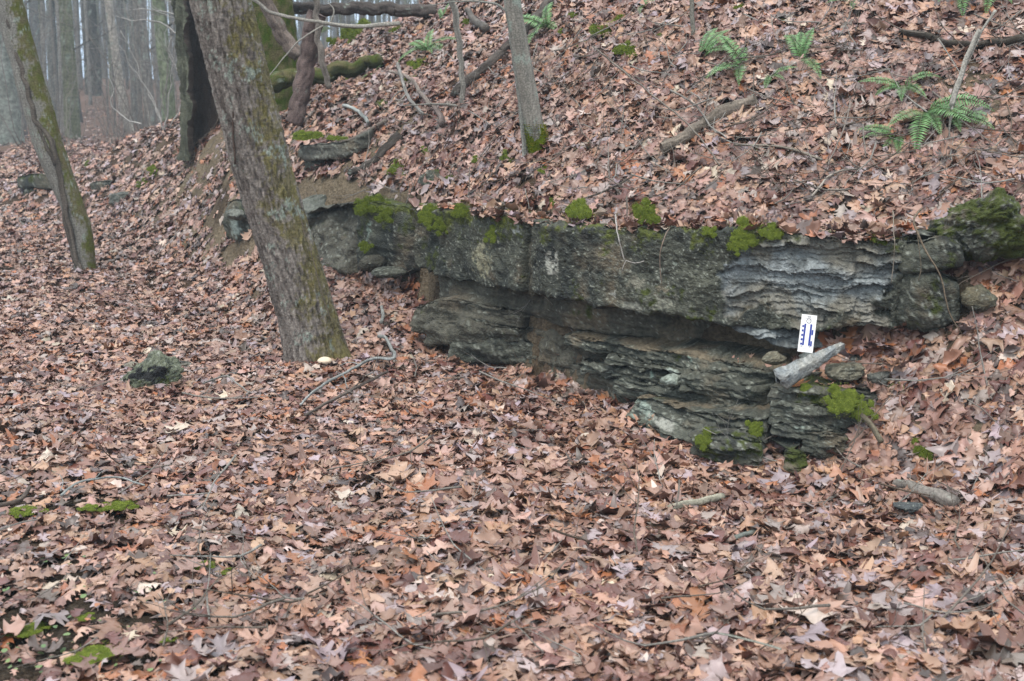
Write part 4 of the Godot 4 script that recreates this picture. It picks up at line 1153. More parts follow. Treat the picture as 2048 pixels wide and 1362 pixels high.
		if o.has("forks"):
			for fk in o.forks:
				var fc := lie(fk, a[2] if a[2] > 0 else 0.0, o.get("lift", 0.0) + 0.02)
				var fp := curve(fc, 0.02, 0.006, k * 11.0)
				var fs := Shape.new()
				tube(fs, fp, taper(px(minf(a[3], a[4]) * 0.65, mean), px(0.8, mean), fp.size()), 5, a[5], 0.2, 0.5)
				part("fork", fs.mesh(), M.wood, t)
	# the thick sapling with its mossy foot
	var b := on(1074, 304)
	var d := -b.z
	var t := thing("sapling", b, "thick pale sapling on bank with a bright mossy foot and lichen patch", "sapling")
	var stem := part("stem", trunk_mesh([at(1080, 330, d), at(1076, 296, d), at(1066, 240, d), at(1050, 150, d), at(1034, 60, d), at(1024, -20, d), at(1000, -300, d), at(985, -800, d)], [0.06, 0.057, 0.05, 0.045, 0.039, 0.034, 0.03, 0.025], 40, 0.015,
		{"a": Color(0.42, 0.385, 0.33), "b": Color(0.25, 0.235, 0.2), "furrow": 0.0015, "lump": 0.08, "lichen": -0.1, "seed": 51.0}), M.wood, t)
	var sock := part("moss_sock", moss_sleeve([at(1079, 306, d), at(1075, 285, d), at(1068, 246, d)], 0.066, 1500, Color(0.12, 0.16, 0.015), Color(0.22, 0.17, 0.03)), M.moss, stem)
	sock.set_meta("label", "moss sleeve round the foot")
	# mushroom at the foot of the leaning tree
	var mp := on(650, 740)
	t = thing("mushroom", mp, "cream mushroom cap at the foot of the leaning grey tree", "mushroom")
	var ms := Shape.new()
	for j in 9:
		var f := j / 8.0
		var r := 0.044 * sin(f * PI * 0.5) if j < 8 else 0.036
		var y := 0.05 + 0.028 * cos(f * PI * 0.5) - (0.006 if j == 8 else 0.0)
		for i in 20:
			var th := TAU * i / 20
			var g := 0.9 + 0.12 * n1.get_noise_2d(cos(th) * r * 4000, sin(th) * r * 4000)
			ms.add(mp + Vector3(cos(th) * r, y, sin(th) * r), Color(0.66 * g, 0.54 * g, 0.4 * g))
	for j in 8:
		for i in 20:
			var q := j * 20 + i
			var e := j * 20 + (i + 1) % 20
			ms.quad(q, e, e + 20, q + 20)
	part("cap", ms.mesh(), M.moss, t)
	var stp := Shape.new()
	tube(stp, [mp - Vector3(0, 0.03, 0), mp + Vector3(0, 0.06, 0)], [0.012, 0.01], 8, Color(0.6, 0.52, 0.42))
	part("stalk", stp.mesh(), M.moss, t)

func moss_sleeve(path: Array, r: float, n: int, c0: Color, c1: Color) -> ArrayMesh:
	var s := Shape.new()
	var lr := RandomNumberGenerator.new()
	lr.seed = 9
	var pts := curve(path, 0.01)
	tube(s, pts, taper(r, r * 0.9, pts.size()), 20, c0 * 0.7, 0.1)
	for k in n:
		var f := lr.randf() * (pts.size() - 1)
		var p: Vector3 = pts[int(f)]
		var th := lr.randf() * TAU
		var q := Vector3(cos(th), lr.randf_range(-0.3, 0.6), sin(th)).normalized()
		var o := p + Vector3(cos(th), 0, sin(th)) * r
		blade(s, o, q, lr.randf_range(0.008, 0.016), 0.003, c0.lerp(c1, lr.randf() * float(th < 2.2 or lr.randf() < 0.3)), lr)
	return s.mesh()

func blade(s: Shape, o: Vector3, dir: Vector3, long: float, wide: float, c: Color, lr: RandomNumberGenerator) -> void:
	var side := dir.cross(Vector3(lr.randf_range(-1, 1), lr.randf_range(-1, 1), lr.randf_range(-1, 1))).normalized() * wide
	c.a = 1.0
	var a := s.add(o - side, c)
	var b := s.add(o + side, c)
	var e := s.add(o + dir * long, Color(c.r * 1.25, c.g * 1.25, c.b * 1.2))
	s.tri(a, b, e)

# ------------------------------------------------------------------ moss, ferns, small plants
func moss_mesh(sd: int) -> ArrayMesh:       # unit mat about one across, made of lumps that run into each other
	var s := Shape.new()
	var lr := RandomNumberGenerator.new()
	lr.seed = sd
	var lumps := []
	for k in 26:
		var q := Vector2(lr.randfn(0, 0.48), lr.randfn(0, 0.34))
		lumps.append([q.limit_length(0.95), lr.randf_range(0.10, 0.30)])
	var high := func(x: float, z: float) -> float:
		var best := -0.12
		for l in lumps:
			var q: float = Vector2(x - l[0].x, z - l[0].y).length() / (l[1] * (1.0 + 0.5 * n1.get_noise_2d(x * 200 + sd * 31, z * 200)))
			if q < 1.0:
				best = maxf(best, sqrt(1.0 - q * q) * (0.06 + l[1] * 0.55))
		return best + 0.05 * n1.get_noise_2d(x * 300, z * 300)
	var n := 34
	for j in n + 1:
		for i in n + 1:
			var x := -1.3 + 2.6 * i / n
			var z := -1.3 + 2.6 * j / n
			s.add(Vector3(x, high.call(x, z), z), Color(0.075, 0.095, 0.018))
	var keep := s.v
	for j in n:
		for i in n:
			var o := j * (n + 1) + i
			if maxf(maxf(keep[o].y, keep[o + 1].y), maxf(keep[o + n + 1].y, keep[o + n + 2].y)) > -0.06:
				s.quad(o, o + 1, o + n + 2, o + n + 1)
	for k in 9000:
		var p := Vector3(lr.randf_range(-1.25, 1.25), 0, lr.randf_range(-1.25, 1.25))
		p.y = high.call(p.x, p.z)
		if p.y < -0.03:
			if lr.randf() < 0.93 or p.length() > 1.1:
				continue
			p.y = 0.0
		var g := clampf(0.45 + n1.get_noise_2d(p.x * 120 + sd * 50, p.z * 120) * 0.9 + lr.randfn(0, 0.22), 0, 1)
		blade(s, p - Vector3(0, 0.015, 0), Vector3(p.x * 0.4 + lr.randfn(0, 0.4), 0.8, p.z * 0.4 + lr.randfn(0, 0.4)).normalized(), lr.randf_range(0.05, 0.17), 0.014, Color(0.05, 0.07, 0.014).lerp(Color(0.185, 0.22, 0.04), g), lr)
	return s.mesh()

func build_moss() -> void:
	var shapes := [moss_mesh(1), moss_mesh(2), moss_mesh(3), moss_mesh(4), moss_mesh(5), moss_mesh(6)]
	# u, v, d (0 = on the ground), half width px, height share, tilt toward viewer, label
	var list := [
		[620, 272, 9.65, 34, 0.5, 0.2, "bright moss cushion on top of the jutting slab"],
		[672, 276, 9.5, 18, 0.4, 0.2, "small moss cushion at right on the jutting slab"],
		[722, 63, 0, 38, 0.7, 0.5, "moss bank under the pale bare branch at the crest"],
		[672, 85, 0, 18, 0.8, 0.5, "dark moss tuft right of the stout brown log"],
		[770, 206, 0, 16, 0.6, 0.4, "moss patch left of the grey forked stick"],
		[800, 336, 0, 28, 0.5, 0.5, "bright moss at the lip of the bare earth bank"],
		[812, 352, 0, 18, 0.5, 0.5, "small moss patch below the moss at the earth lip"],
		[742, 408, 8.3, 30, 0.7, 0.6, "moss clump on top of the set back block"],
		[770, 430, 8.1, 18, 0.7, 0.9, "moss streak on the face of the set back block"],
		[730, 492, 8.22, 13, 0.5, 1.0, "moss dot low on the set back block"],
		[860, 428, 7.5, 26, 0.6, 0.8, "large moss beard on the left end of ledge"],
		[880, 450, 7.42, 20, 0.6, 1.1, "lower tail of moss beard on the left end of ledge"],
		[924, 418, 7.25, 20, 0.7, 0.8, "round moss tuft on ledge edge right of moss beard"],
		[985, 470, 6.98, 16, 0.4, 1.2, "moss smear beside tan scar on ledge face"],
		[908, 356, 0, 14, 0.7, 0.5, "moss ball between two stones above the ledge"],
		[975, 350, 8.12, 18, 0.4, 0.8, "moss on the face of angular grey stone"],
		[1022, 312, 0, 22, 0.6, 0.5, "moss patch left of the thin straight grey stem's foot"],
		[1110, 404, 0, 16, 0.5, 0.5, "moss at top of the crack in the ledge"],
		[1160, 424, 6.5, 30, 0.5, 0.7, "moss on the ledge top right of the crack"],
		[1290, 424, 6.15, 28, 0.7, 0.7, "bright moss clump on the ledge top near centre"],
		[1420, 462, 5.85, 14, 0.5, 0.8, "small moss tuft on ledge edge left of the broken face"],
		[1490, 470, 5.78, 32, 0.5, 0.9, "moss mat over the upper left corner of broken face"],
		[1540, 462, 5.75, 24, 0.5, 0.7, "moss strip along the top of the broken face"],
		[1470, 492, 5.74, 16, 0.4, 1.2, "moss smear hanging left of the broken face"],
		[1755, 474, 5.6, 18, 0.5, 0.8, "moss tuft at the top right of the broken face"],
		[1272, 100, 0, 34, 0.6, 0.5, "broad moss cushion on the upper bank"],
		[1222, 62, 0, 34, 0.6, 0.5, "moss patch left of the broad cushion on upper bank"],
		[1250, 40, 0, 22, 0.6, 0.5, "moss patch near the top edge of bank"],
		[1180, 92, 0, 22, 0.6, 0.5, "mossy hummock right of thick sapling"],
		[1016, 112, 0, 14, 0.7, 0.5, "moss tuft left of the thick sapling"],
		[1190, 206, 0, 12, 0.7, 0.5, "little moss tuft on the middle of the bank"],
		[850, 128, 0, 26, 0.5, 0.5, "moss under the leftmost big fern"],
		[942, 48, 0, 18, 0.8, 0.5, "moss on stub at the top of the bank"],
		[1488, 16, 0, 15, 0.7, 0.5, "moss tuft at the top edge above ferns"],
		[1578, 36, 0, 18, 0.4, 0.5, "flat green moss beside the tall fern"],
		[1890, 50, 0, 17, 0.7, 0.5, "moss tuft under the uppermost right ferns"],
		[640, 60, 0, 16, 0.5, 0.4, "moss behind the top of the stout brown log"],
		[800, 60, 0, 20, 0.5, 0.4, "moss patch under the right end of the level fallen log"],
		[830, 160, 0, 18, 0.5, 0.4, "moss patch below the leftmost large fern"],
		[1135, 62, 0, 18, 0.5, 0.4, "moss between the dark slanting log and mossy hummock"],
		[1155, 30, 0, 20, 0.5, 0.4, "moss at the top of the bank right of thick sapling"],
		[1330, 70, 0, 14, 0.5, 0.4, "moss speck right of the broad cushion"],
		[700, 150, 0, 16, 0.5, 0.4, "moss patch right of the end of mossy log"],
		[860, 300, 0, 18, 0.4, 0.4, "moss patch above the dark mossy stone"],
		[960, 318, 0, 16, 0.4, 0.4, "moss patch just above the angular grey stone"],
		[1100, 340, 0, 20, 0.4, 0.4, "moss patch right of the thin straight stem's foot"],
		[315, 340, 0, 20, 0.5, 0.5, "moss strip on the bank left of the leaning grey tree"],
		[288, 366, 0, 14, 0.5, 0.5, "small moss patch below the strip on left bank"],
		[180, 328, 0, 11, 0.7, 0.5, "tiny round moss ball on the left bank crest"],
		[1862, 900, 0, 34, 0.9, 0.4, "bright moss ball in leaves right of the ledge foot"],
		[1412, 878, 5.22, 22, 0.6, 0.8, "moss tuft on the lowest rock of the ledge"],
		[1510, 858, 5.3, 18, 0.5, 0.9, "moss in the notch left of the right rock stack"],
		[1680, 800, 5.24, 34, 0.35, 1.0, "moss mat over the front of the right rock stack"],
		[1725, 818, 5.26, 26, 0.35, 1.0, "moss on the right shoulder of the right rock stack"],
		[1610, 778, 5.32, 18, 0.4, 0.6, "moss under the lower end of the grey splinter"],
		[235, 1020, 0, 34, 0.25, 0.0, "low moss patch on the leaf floor at left"],
		[180, 1024, 0, 20, 0.25, 0.0, "small moss patch left of the low patch on leaf floor"],
		[52, 1030, 0, 34, 0.2, 0.0, "dull moss patch by the left edge"],
		[408, 1140, 0, 26, 0.25, 0.0, "moss spot in the lower left of leaf floor"],
		[455, 1152, 0, 18, 0.2, 0.0, "small moss spot right of the lower left one"],
		[195, 1318, 0, 52, 0.2, 0.0, "largest moss mat in the bottom left corner"],
		[60, 1270, 0, 36, 0.2, 0.0, "moss in bare earth left of the largest mat"],
		[170, 1245, 0, 20, 0.2, 0.0, "small moss bit above the largest mat"],
		[340, 1290, 0, 16, 0.2, 0.0, "tiny moss bit right of the largest mat"]]
	var k := 0
	for a in list:
		var c := on(a[0], a[1], 0.02) if a[2] == 0 else at(a[0], a[1], a[2])
		if a[5] == 0.0: c.y += 0.018
		var o := MeshInstance3D.new()
		o.name = numbered("moss_clump")
		o.mesh = shapes[k % 6]
		o.material_override = M.moss
		add_child(o)
		var r := px(a[3], -c.z) * 1.12
		var b := Basis(Vector3.RIGHT, a[5]) * Basis(Vector3.UP, k * 1.7)
		o.transform = Transform3D(b.scaled_local(Vector3(r, r * minf(0.8, a[4] * 1.0), r)), c)
		tag(o, a[6], "moss", "moss cushions")
		k += 1

func frond_mesh(long: float, arch: float, sd: int) -> ArrayMesh:     # grows along -z from the origin, arching over
	var s := Shape.new()
	var lr := RandomNumberGenerator.new()
	lr.seed = sd
	var n := 28
	var pts := []
	var p := Vector3.ZERO
	var ang := 0.9
	for k in n + 1:
		pts.append(p)
		p += Vector3(0.02 * sin(sd + k * 0.3) * long, sin(ang), -cos(ang)) * long / n
		ang -= arch / n
	tube(s, pts, taper(0.0028, 0.001, n + 1), 4, Color(0.16, 0.17, 0.05))
	for k in range(3, n + 1):
		var f := float(k) / n
		var w: float = long * 0.155 * minf(1.0, (1.0 - f) * 2.2 + 0.08) * minf(1.0, 0.6 + f * 2.0)
		var t: Vector3 = (pts[k] - pts[k - 1]).normalized()
		for sg in [-1.0, 1.0]:
			var side: Vector3 = (Vector3.RIGHT * sg + t * 0.32 + Vector3(0, lr.randf_range(-0.25, 0.05), 0)).normalized()
			var wd := t * long * 0.0145
			var g := lr.randf_range(0.75, 1.25)
			var c := Color(0.10 * g, 0.21 * g, 0.065 * g)
			var o: Vector3 = pts[k]
			var drop := Vector3(0, -0.12 * w, 0)
			var a := s.add(o - wd * 0.6, c)
			var b := s.add(o + wd * 0.9, c)
			var m0 := s.add(o + side * w * 0.5 - wd * 0.9, c)
			var m1 := s.add(o + side * w * 0.5 + wd * 0.8 + Vector3(0, 0.02 * w, 0), c)
			var e := s.add(o + side * w + drop, c * 0.9)
			s.quad(a, b, m1, m0)
			s.tri(m0, m1, e)
	return s.mesh()

func build_ferns() -> void:
	var kinds := [frond_mesh(1.0, 1.5, 1), frond_mesh(1.0, 1.1, 2), frond_mesh(1.0, 1.9, 3)]
	# u, v of the root, frond length, [headings in degrees: 0 = away up the bank, 90 = right, 180 = to the viewer], label
	var list := [
		[858, 108, 0.36, [170, 205, 150, 230, 20, -30, 120], "large leafy fern at the left of upper bank behind slim sapling"],
		[890, 40, 0.22, [10, 190, 60], "small fern tip above the leftmost large fern"],
		[1100, 60, 0.34, [200, 170, 30, -40, 230], "fern right behind the top of thick sapling"],
		[752, 152, 0.16, [200, 130, 250], "short fern piece left of the leftmost large fern"],
		[1290, 22, 0.2, [200, 150, 30], "fern at the top edge above the broad moss cushion"],
		[1405, 122, 0.26, [60, 90, 110, 40], "fern spreading right of the short straight stem"],
		[1490, 140, 0.30, [-10, 15, 200, 230, 260], "upright fern right of the spreading one"],
		[1540, 158, 0.16, [150, 100, 200], "small fern sprig below the upright fern"],
		[1598, 128, 0.30, [10, 25, -5, 170], "tall narrow fern at upper centre right of bank"],
		[1702, 12, 0.16, [90, 190, 260], "tiny fern at the top edge right of the tall narrow fern"],
		[1806, 180, 0.24, [-80, -100, 170, 200, 90], "fern with one long frond to the left on right bank"],
		[1850, 232, 0.36, [185, 165, 205, 140, 230, 110], "biggest hanging fern on the right bank above the boulder"],
		[1905, 245, 0.26, [150, 190, 120], "fern sprays overlapping the biggest hanging fern at right"],
		[1800, 280, 0.22, [-60, -100, -130, 200], "low fern left of the biggest hanging fern"],
		[1925, -4, 0.34, [180, 200, 160, 220, 140], "fern hanging from the top right edge"],
		[1990, -4, 0.28, [180, 150, 210], "second fern at the top right edge"]]
	var k := 0
	for a in list:
		var c := on(a[0], a[1])
		var t := thing("fern", c, a[4], "fern", "ferns on the bank")
		var n := slope_at(c.x, -c.z, 0.15)
		for h in a[3]:
			var o := part("frond", kinds[k % 3], M.green, t, false)
			var dir := Vector3(sin(deg_to_rad(h)), 0, -cos(deg_to_rad(h)))
			dir = (dir - n * dir.dot(n)).normalized()
			var b := Basis(dir.cross(n), n, -dir)
			o.transform = Transform3D(b.scaled_local(Vector3.ONE * a[2] * (0.8 + 0.35 * absf(sin(k * 2.3)))), n * 0.02)
			k += 1
	# grass tufts and tiny seedlings
	for a in [[1528, 306, "tuft of short grass above the ledge centre", 6.9], [1178, 300, "tuft of grass right of the thick sapling's foot", 0.0], [1800, 770, "small grass tuft on the rubble right of the splinter", 0.0], [780, 110, "wispy grass on upper bank left of ferns", 0.0]]:
		var c := on(a[0], a[1])
		var s := Shape.new()
		var lr := RandomNumberGenerator.new()
		lr.seed = int(a[0])
		for q in 26:
			var p := c + Vector3(lr.randfn(0, 0.02), -0.01, lr.randfn(0, 0.02))
			var dd := Vector3(lr.randfn(0, 0.7), 0.6, lr.randfn(0.3, 0.6)).normalized()
			var l := lr.randf_range(0.05, 0.13)
			var pts := [p, p + dd * l * 0.5, p + dd * l + Vector3(0, -l * 0.35, 0)]
			tube(s, pts, [0.0022, 0.002, 0.0006], 3, Color(0.13, 0.18, 0.05).lerp(Color(0.32, 0.28, 0.12), lr.randf()))
		single("grass_tuft", s.mesh(), M.green, a[2], "grass")
	var s := Shape.new()
	for th in 7:
		var q := TAU * th / 7.0
		s.add(Vector3(cos(q), 0.1 * sin(q * 2.0), sin(q)), Color(1, 1, 1))
	for th in range(1, 6):
		s.tri(0, th, th + 1)
	var m := MultiMesh.new()
	m.transform_format = MultiMesh.TRANSFORM_3D
	m.use_colors = true
	m.mesh = s.mesh()
	m.instance_count = 130
	for q in 130:
		var c := on(rng.randf_range(-20, 330), rng.randf_range(1120, 1362)) if q < 95 else on(rng.randf_range(-20, 900), rng.randf_range(900, 1362))
		c.y = H(c.x, -c.z) + rng.randf_range(0.01, 0.035)
		var b := Basis(Vector3(rng.randf_range(-1, 1), 0, rng.randf_range(-1, 1)).normalized(), rng.randf_range(0, 0.6)) * Basis(Vector3.UP, rng.randf() * TAU)
		m.set_instance_transform(q, Transform3D(b.scaled_local(Vector3.ONE * rng.randf_range(0.004, 0.011)), c))
		m.set_instance_color(q, Color(0.06, 0.12, 0.045).lerp(Color(0.14, 0.19, 0.06), rng.randf()))
	var o := MultiMeshInstance3D.new()
	o.name = "ground_cover"
	o.multimesh = m
	o.material_override = M.green
	o.set_meta("kind", "stuff")
	o.set_meta("label", "tiny green seedling leaves among the fallen leaves")
	o.set_meta("category", "ground cover")
	add_child(o)

# ------------------------------------------------------------------ the scale card
func build_card() -> void:
	var c := at(1614.5, 667, 5.42)
	var t := thing("scale_card", c, "white photo scale card with blue bars propped against the ledge", "scale card")
	t.basis = Basis(Vector3.UP, 0.06) * Basis(Vector3.RIGHT, -0.12) * Basis(Vector3.BACK, -0.115)
	var w := 0.070
	var h := 0.170
	var bm := BoxMesh.new()
	bm.size = Vector3(w, h, 0.003)
	part("board", bm, M.card, t, false)
	var put := func(called: String, x: float, y: float, bw: float, bh: float, mat: Material) -> void:   # from the upper left corner, as shares of the card
		var b := BoxMesh.new()
		b.size = Vector3(bw * w, bh * h, 0.0006)
		var o := part(called, b, mat, t, false)
		o.position = Vector3((x + bw * 0.5 - 0.5) * w, (0.5 - y - bh * 0.5) * h, 0.0018)
	put.call("bar", 0.24, 0.245, 0.115, 0.575, M.ink_blue)
	put.call("bar", 0.63, 0.245, 0.125, 0.575, M.ink_blue)
	for k in 5:
		put.call("square", 0.11, 0.285 + 0.118 * k, 0.115, 0.055, M.ink_blue)
	for k in 2:
		put.call("square", 0.77, 0.392 + 0.301 * k, 0.105, 0.14, M.ink_blue)
	for k in 3:
		put.call("mark", 0.40 + 0.13 * k, 0.955, 0.045, 0.014, M.ink_grey)
	put.call("line", 0.22, 0.098, 0.56, 0.006, M.ink_grey)
	put.call("line", 0.32, 0.905, 0.36, 0.005, M.ink_grey)
	var ring := TorusMesh.new()
	ring.inner_radius = 0.0085
	ring.outer_radius = 0.0115
	var ro := part("emblem", ring, M.ink_grey, t, false)
	ro.transform = Transform3D(Basis(Vector3.RIGHT, PI / 2).scaled_local(Vector3(1, 0.2, 1)), Vector3(0.0, (0.5 - 0.165) * h, 0.0016))
	for a in [["GSA", 0.0, 0.055, 8.0], ["V", 0.0, 0.165, 8.0], ["CM", -0.3 * w, 0.85, 5.0], ["IN", 0.24 * w, 0.85, 5.0]]:
		var tm := TextMesh.new()
		tm.text = a[0]
		tm.font_size = 64
		tm.pixel_size = a[3] * 0.00012 / 6.0 * 0.9
		tm.depth = 0.0006
		var f := SystemFont.new()
		f.font_names = PackedStringArray(["Droid Sans"])
		f.font_weight = 700
		tm.font = f
		var lo := part("lettering", tm, M.ink_grey, t, false)
		lo.position = Vector3(a[1], (0.5 - a[2]) * h, 0.0018)

# ------------------------------------------------------------------ the wood behind
func bg_trunk(u: float, v_base: float, d: float, half: float, lean: float, o: Dictionary) -> ArrayMesh:
	var b := at(u, v_base, d)
	b.y = H(b.x, d) - 0.2
	var r := px(half, d)
	var tall: float = o.get("tall", 11.0)
	return trunk_mesh([b, b + Vector3(lean * 0.15, tall * 0.15, 0), b + Vector3(lean * 0.5, tall * 0.5, 0.1), b + Vector3(lean, tall, 0)], [r * 1.25, r, r * 0.85, r * 0.6], o.get("sides", 18), o.get("step", 0.14), o)

func build_woods() -> void:
	var list := [
		[22, 330, 30.0, 24, -0.6, Color(0.40, 0.42, 0.37), Color(0.24, 0.25, 0.21), "stout lichen grey trunk at the left edge behind the vine covered tree"],
		[-8, 330, 33.0, 18, 0.3, Color(0.33, 0.34, 0.31), Color(0.22, 0.23, 0.2), "grey trunk cut by the left frame edge"],
		[145, 270, 38.0, 12, 0.2, Color(0.28, 0.29, 0.18), Color(0.18, 0.185, 0.12), "greenish mossy trunk right of the vine covered tree in the far wood"],
		[188, 200, 52.0, 13, 0.2, Color(0.15, 0.135, 0.11), Color(0.09, 0.085, 0.07), "darkest thick trunk in the far wood"],
		[108, 240, 46.0, 8, 0.5, Color(0.27, 0.27, 0.24), Color(0.18, 0.18, 0.16), "thin trunk between the mossy and the leaning trunks"],
		[302, 240, 40.0, 9, -0.3, Color(0.33, 0.305, 0.27), Color(0.21, 0.195, 0.17), "grey trunk left of the hollow tree in the far wood"],
		[343, 260, 27.0, 11, -0.4, Color(0.30, 0.34, 0.22), Color(0.2, 0.225, 0.15), "green grey trunk close behind the hollow tree"],
		[272, 240, 44.0, 8, 0.3, Color(0.29, 0.28, 0.25), Color(0.2, 0.2, 0.18), "slim trunk left of the grey one by the hollow tree"],
		[80, 230, 55.0, 9, 0.2, Color(0.25, 0.25, 0.23), Color(0.18, 0.18, 0.17), "thin trunk seen just right of the leaning tree's upper part"]]
	for a in list:
		var m := bg_trunk(a[0], a[1], a[2], a[3], a[4], {"a": a[5], "b": a[6], "furrow": 0.012, "ff": 9.0, "lichen": -0.15, "seed": a[0] * 0.7, "lump": 0.06})
		var p := at(a[0], a[1], a[2])
		p.y = H(p.x, a[2])
		var t := thing("forest_tree", p, a[7], "tree", "trees of the far wood")
		part("trunk", m, M.far_bark, t)
		for k in 4:
			part("branch", limb_mesh(p + Vector3(a[4] * 0.1 * (k + 2), 2.6 + k * 1.7, 0), Vector3(1 if k % 2 == 0 else -1, 0.5, 0.4), 2.2, 0.03, a[0] + k * 7, Color(0.2, 0.19, 0.17), 2), M.far_bark, t)
	# the curved beige sapling on the far slope
	var b := on(262, 262)
	var d := -b.z
	var sp := thing("forest_sapling", b, "beige curved sapling on the bank behind, left of the hollow tree", "tree")
	part("trunk", trunk_mesh([at(264, 275, d), at(250, 225, d), at(240, 170, d), at(229, 90, d), at(216, -10, d), at(200, -200, d)], [px(9, d), px(8.5, d), px(8, d), px(7.5, d), px(7, d), px(5, d)], 20, 0.06, {"a": Color(0.60, 0.54, 0.46), "b": Color(0.46, 0.42, 0.35), "furrow": 0.003}), M.far_bark, sp)
	# middle-distance trunks one can count but not tell apart
	var mesh_v := []
	for k in 4:
		var s := Shape.new()
		var lr := RandomNumberGenerator.new()
		lr.seed = 40 + k
		var pts := curve([Vector3.ZERO, Vector3(lr.randfn(0, 0.1), 4, lr.randfn(0, 0.1)), Vector3(lr.randfn(0, 0.35), 9, 0), Vector3(lr.randfn(0, 0.5), 15, 0)], 0.5, 0.05, k * 50.0)
		tube(s, pts, taper(0.2, 0.08, pts.size()), 9, Color(1, 1, 1), 0.15, 0.5, k * 9.0)
		for q in 16:
			var y := lr.randf_range(0.8, 10.0)
			var sg := Vector3(lr.randf_range(-1, 1), lr.randf_range(0.2, 1.0), lr.randf_range(-1, 1))
			limb(s, lr, Vector3(0, y, 0), sg.normalized(), lr.randf_range(1.0, 2.6), 0.022, Color(1, 1, 1), 1)
		mesh_v.append(s.mesh())
	var tones := [Color(0.29, 0.265, 0.23), Color(0.19, 0.175, 0.15), Color(0.34, 0.32, 0.285), Color(0.26, 0.265, 0.19)]
	var mats := []
	for c in tones:
		var mm: StandardMaterial3D = M.far_bark.duplicate()
		mm.albedo_color = c.linear_to_srgb()
		mats.append(mm)
	var lr := RandomNumberGenerator.new()
	lr.seed = 77
	for k in 50:
		var u := lr.randf_range(-60, 400) if k < 32 else lr.randf_range(470, 1010)
		var dd := lr.randf_range(34.0, 62.0) if k < 32 else lr.randf_range(26.0, 60.0)
		var p := at(u, 200, dd)
		p.y = H(p.x, dd) - 0.15
		var o := MeshInstance3D.new()
		o.name = numbered("slender_tree")
		o.mesh = mesh_v[k % 4]
		o.material_override = mats[(k / 4) % 4]
		add_child(o)
		var w := lr.randf_range(0.16, 0.55)
		o.transform = Transform3D(Basis(Vector3.UP, lr.randf() * TAU).scaled_local(Vector3(w, lr.randf_range(0.8, 1.2), w)), p)
		o.rotation.z = lr.randfn(0, 0.03)
		tag(o, "slender bare grey trunk standing in the hazy far wood behind the bank", "tree", "slender trunks in the far wood")
	# beyond them the wood is one mass
	var wood := Node3D.new()
	wood.name = "distant_woods"
	wood.set_meta("kind", "stuff")
	wood.set_meta("label", "hazy mass of bare trunks far off in the wood")
	wood.set_meta("category", "woods")
	add_child(wood)
	for q in 4:
		var m := MultiMesh.new()
		m.transform_format = MultiMesh.TRANSFORM_3D
		m.use_colors = true
		m.mesh = mesh_v[q]
		m.instance_count = 210
		for k in 210:
			var dd := lr.randf_range(55.0, 135.0)
			var p := at(lr.randf_range(-800, 1150), 200, dd)
			p.y = H(p.x, dd) - 0.2
			var w := lr.randf_range(0.16, 0.6)
			m.set_instance_transform(k, Transform3D((Basis(Vector3.BACK, lr.randfn(0, 0.04)) * Basis(Vector3.UP, lr.randf() * TAU)).scaled_local(Vector3(w, lr.randf_range(0.8, 1.3), w)), p))
			m.set_instance_color(k, tones[lr.randi() % 4])
		var o := MultiMeshInstance3D.new()
		o.name = "bare_trunks"
		o.multimesh = m
		o.material_override = M.far_bark
		o.set_meta("kind", "stuff")
		wood.add_child(o, true)
	# leafless brush on the far slope
	var bs := Shape.new()
	for k in 7:
		limb(bs, lr, Vector3(lr.randfn(0, 0.15), 0, lr.randfn(0, 0.15)), Vector3(lr.randfn(0, 0.35), 1, lr.randfn(0, 0.35)).normalized(), lr.randf_range(1.2, 2.6), 0.0075, Color(1, 1, 1), 2)
	var bm := MultiMesh.new()
	bm.transform_format = MultiMesh.TRANSFORM_3D
	bm.use_colors = true
	bm.mesh = bs.mesh()
	bm.instance_count = 46
	for k in 46:
		var dd := lr.randf_range(21.0, 50.0)
		var p := at(lr.randf_range(30, 430) if k < 34 else lr.randf_range(470, 900), 200, dd)
		p.y = H(p.x, dd) - 0.05
		bm.set_instance_transform(k, Transform3D(Basis(Vector3.UP, lr.randf() * TAU).scaled_local(Vector3.ONE * (lr.randf_range(0.5, 1.0) if k % 3 != 0 else lr.randf_range(1.2, 2.2))), p))
		bm.set_instance_color(k, Color(0.36, 0.33, 0.29).lerp(Color(0.22, 0.19, 0.17), lr.randf()))
	var bo := MultiMeshInstance3D.new()
	bo.name = "undergrowth"
	bo.multimesh = bm
	bo.material_override = M.far_bark
	bo.set_meta("kind", "stuff")
	bo.set_meta("label", "fine grey leafless undergrowth on the far slope")
	bo.set_meta("category", "undergrowth")
	add_child(bo)
	# bare shrub between the two leaning trees
	var c := on(330, 262)
	var dd := -c.z
	var sh := thing("bare_shrub", c, "leafless shrub of thin pale twigs between the two leaning trees", "shrub")
	for line in [[[330, 262], [310, 215], [280, 150], [262, 100], [240, 60]], [[330, 262], [335, 210], [345, 130], [330, 80], [335, 50]], [[284, 250], [250, 235], [222, 212], [226, 180], [216, 130]], [[325, 250], [300, 190], [255, 120], [225, 70]], [[364, 160], [345, 120], [335, 95], [342, 75]], [[355, 70], [320, 45], [270, 40], [230, 32]], [[366, 32], [320, 22], [260, 18]], [[420, 60], [380, 38], [330, 30], [290, 10]], [[410, 40], [370, 20], [330, -5]], [[340, 255], [365, 200], [380, 150], [360, 110]]]:
		var q := []
		for e in line: q.append(at(e[0], e[1], dd - 0.6))
		var pts := curve(q, 0.05, 0.03, line[0][0] * 1.0 + line[1][1])
		var s := Shape.new()
		tube(s, pts, taper(0.011, 0.004, pts.size()), 5, Color(0.58, 0.56, 0.52), 0.2, 0.4)
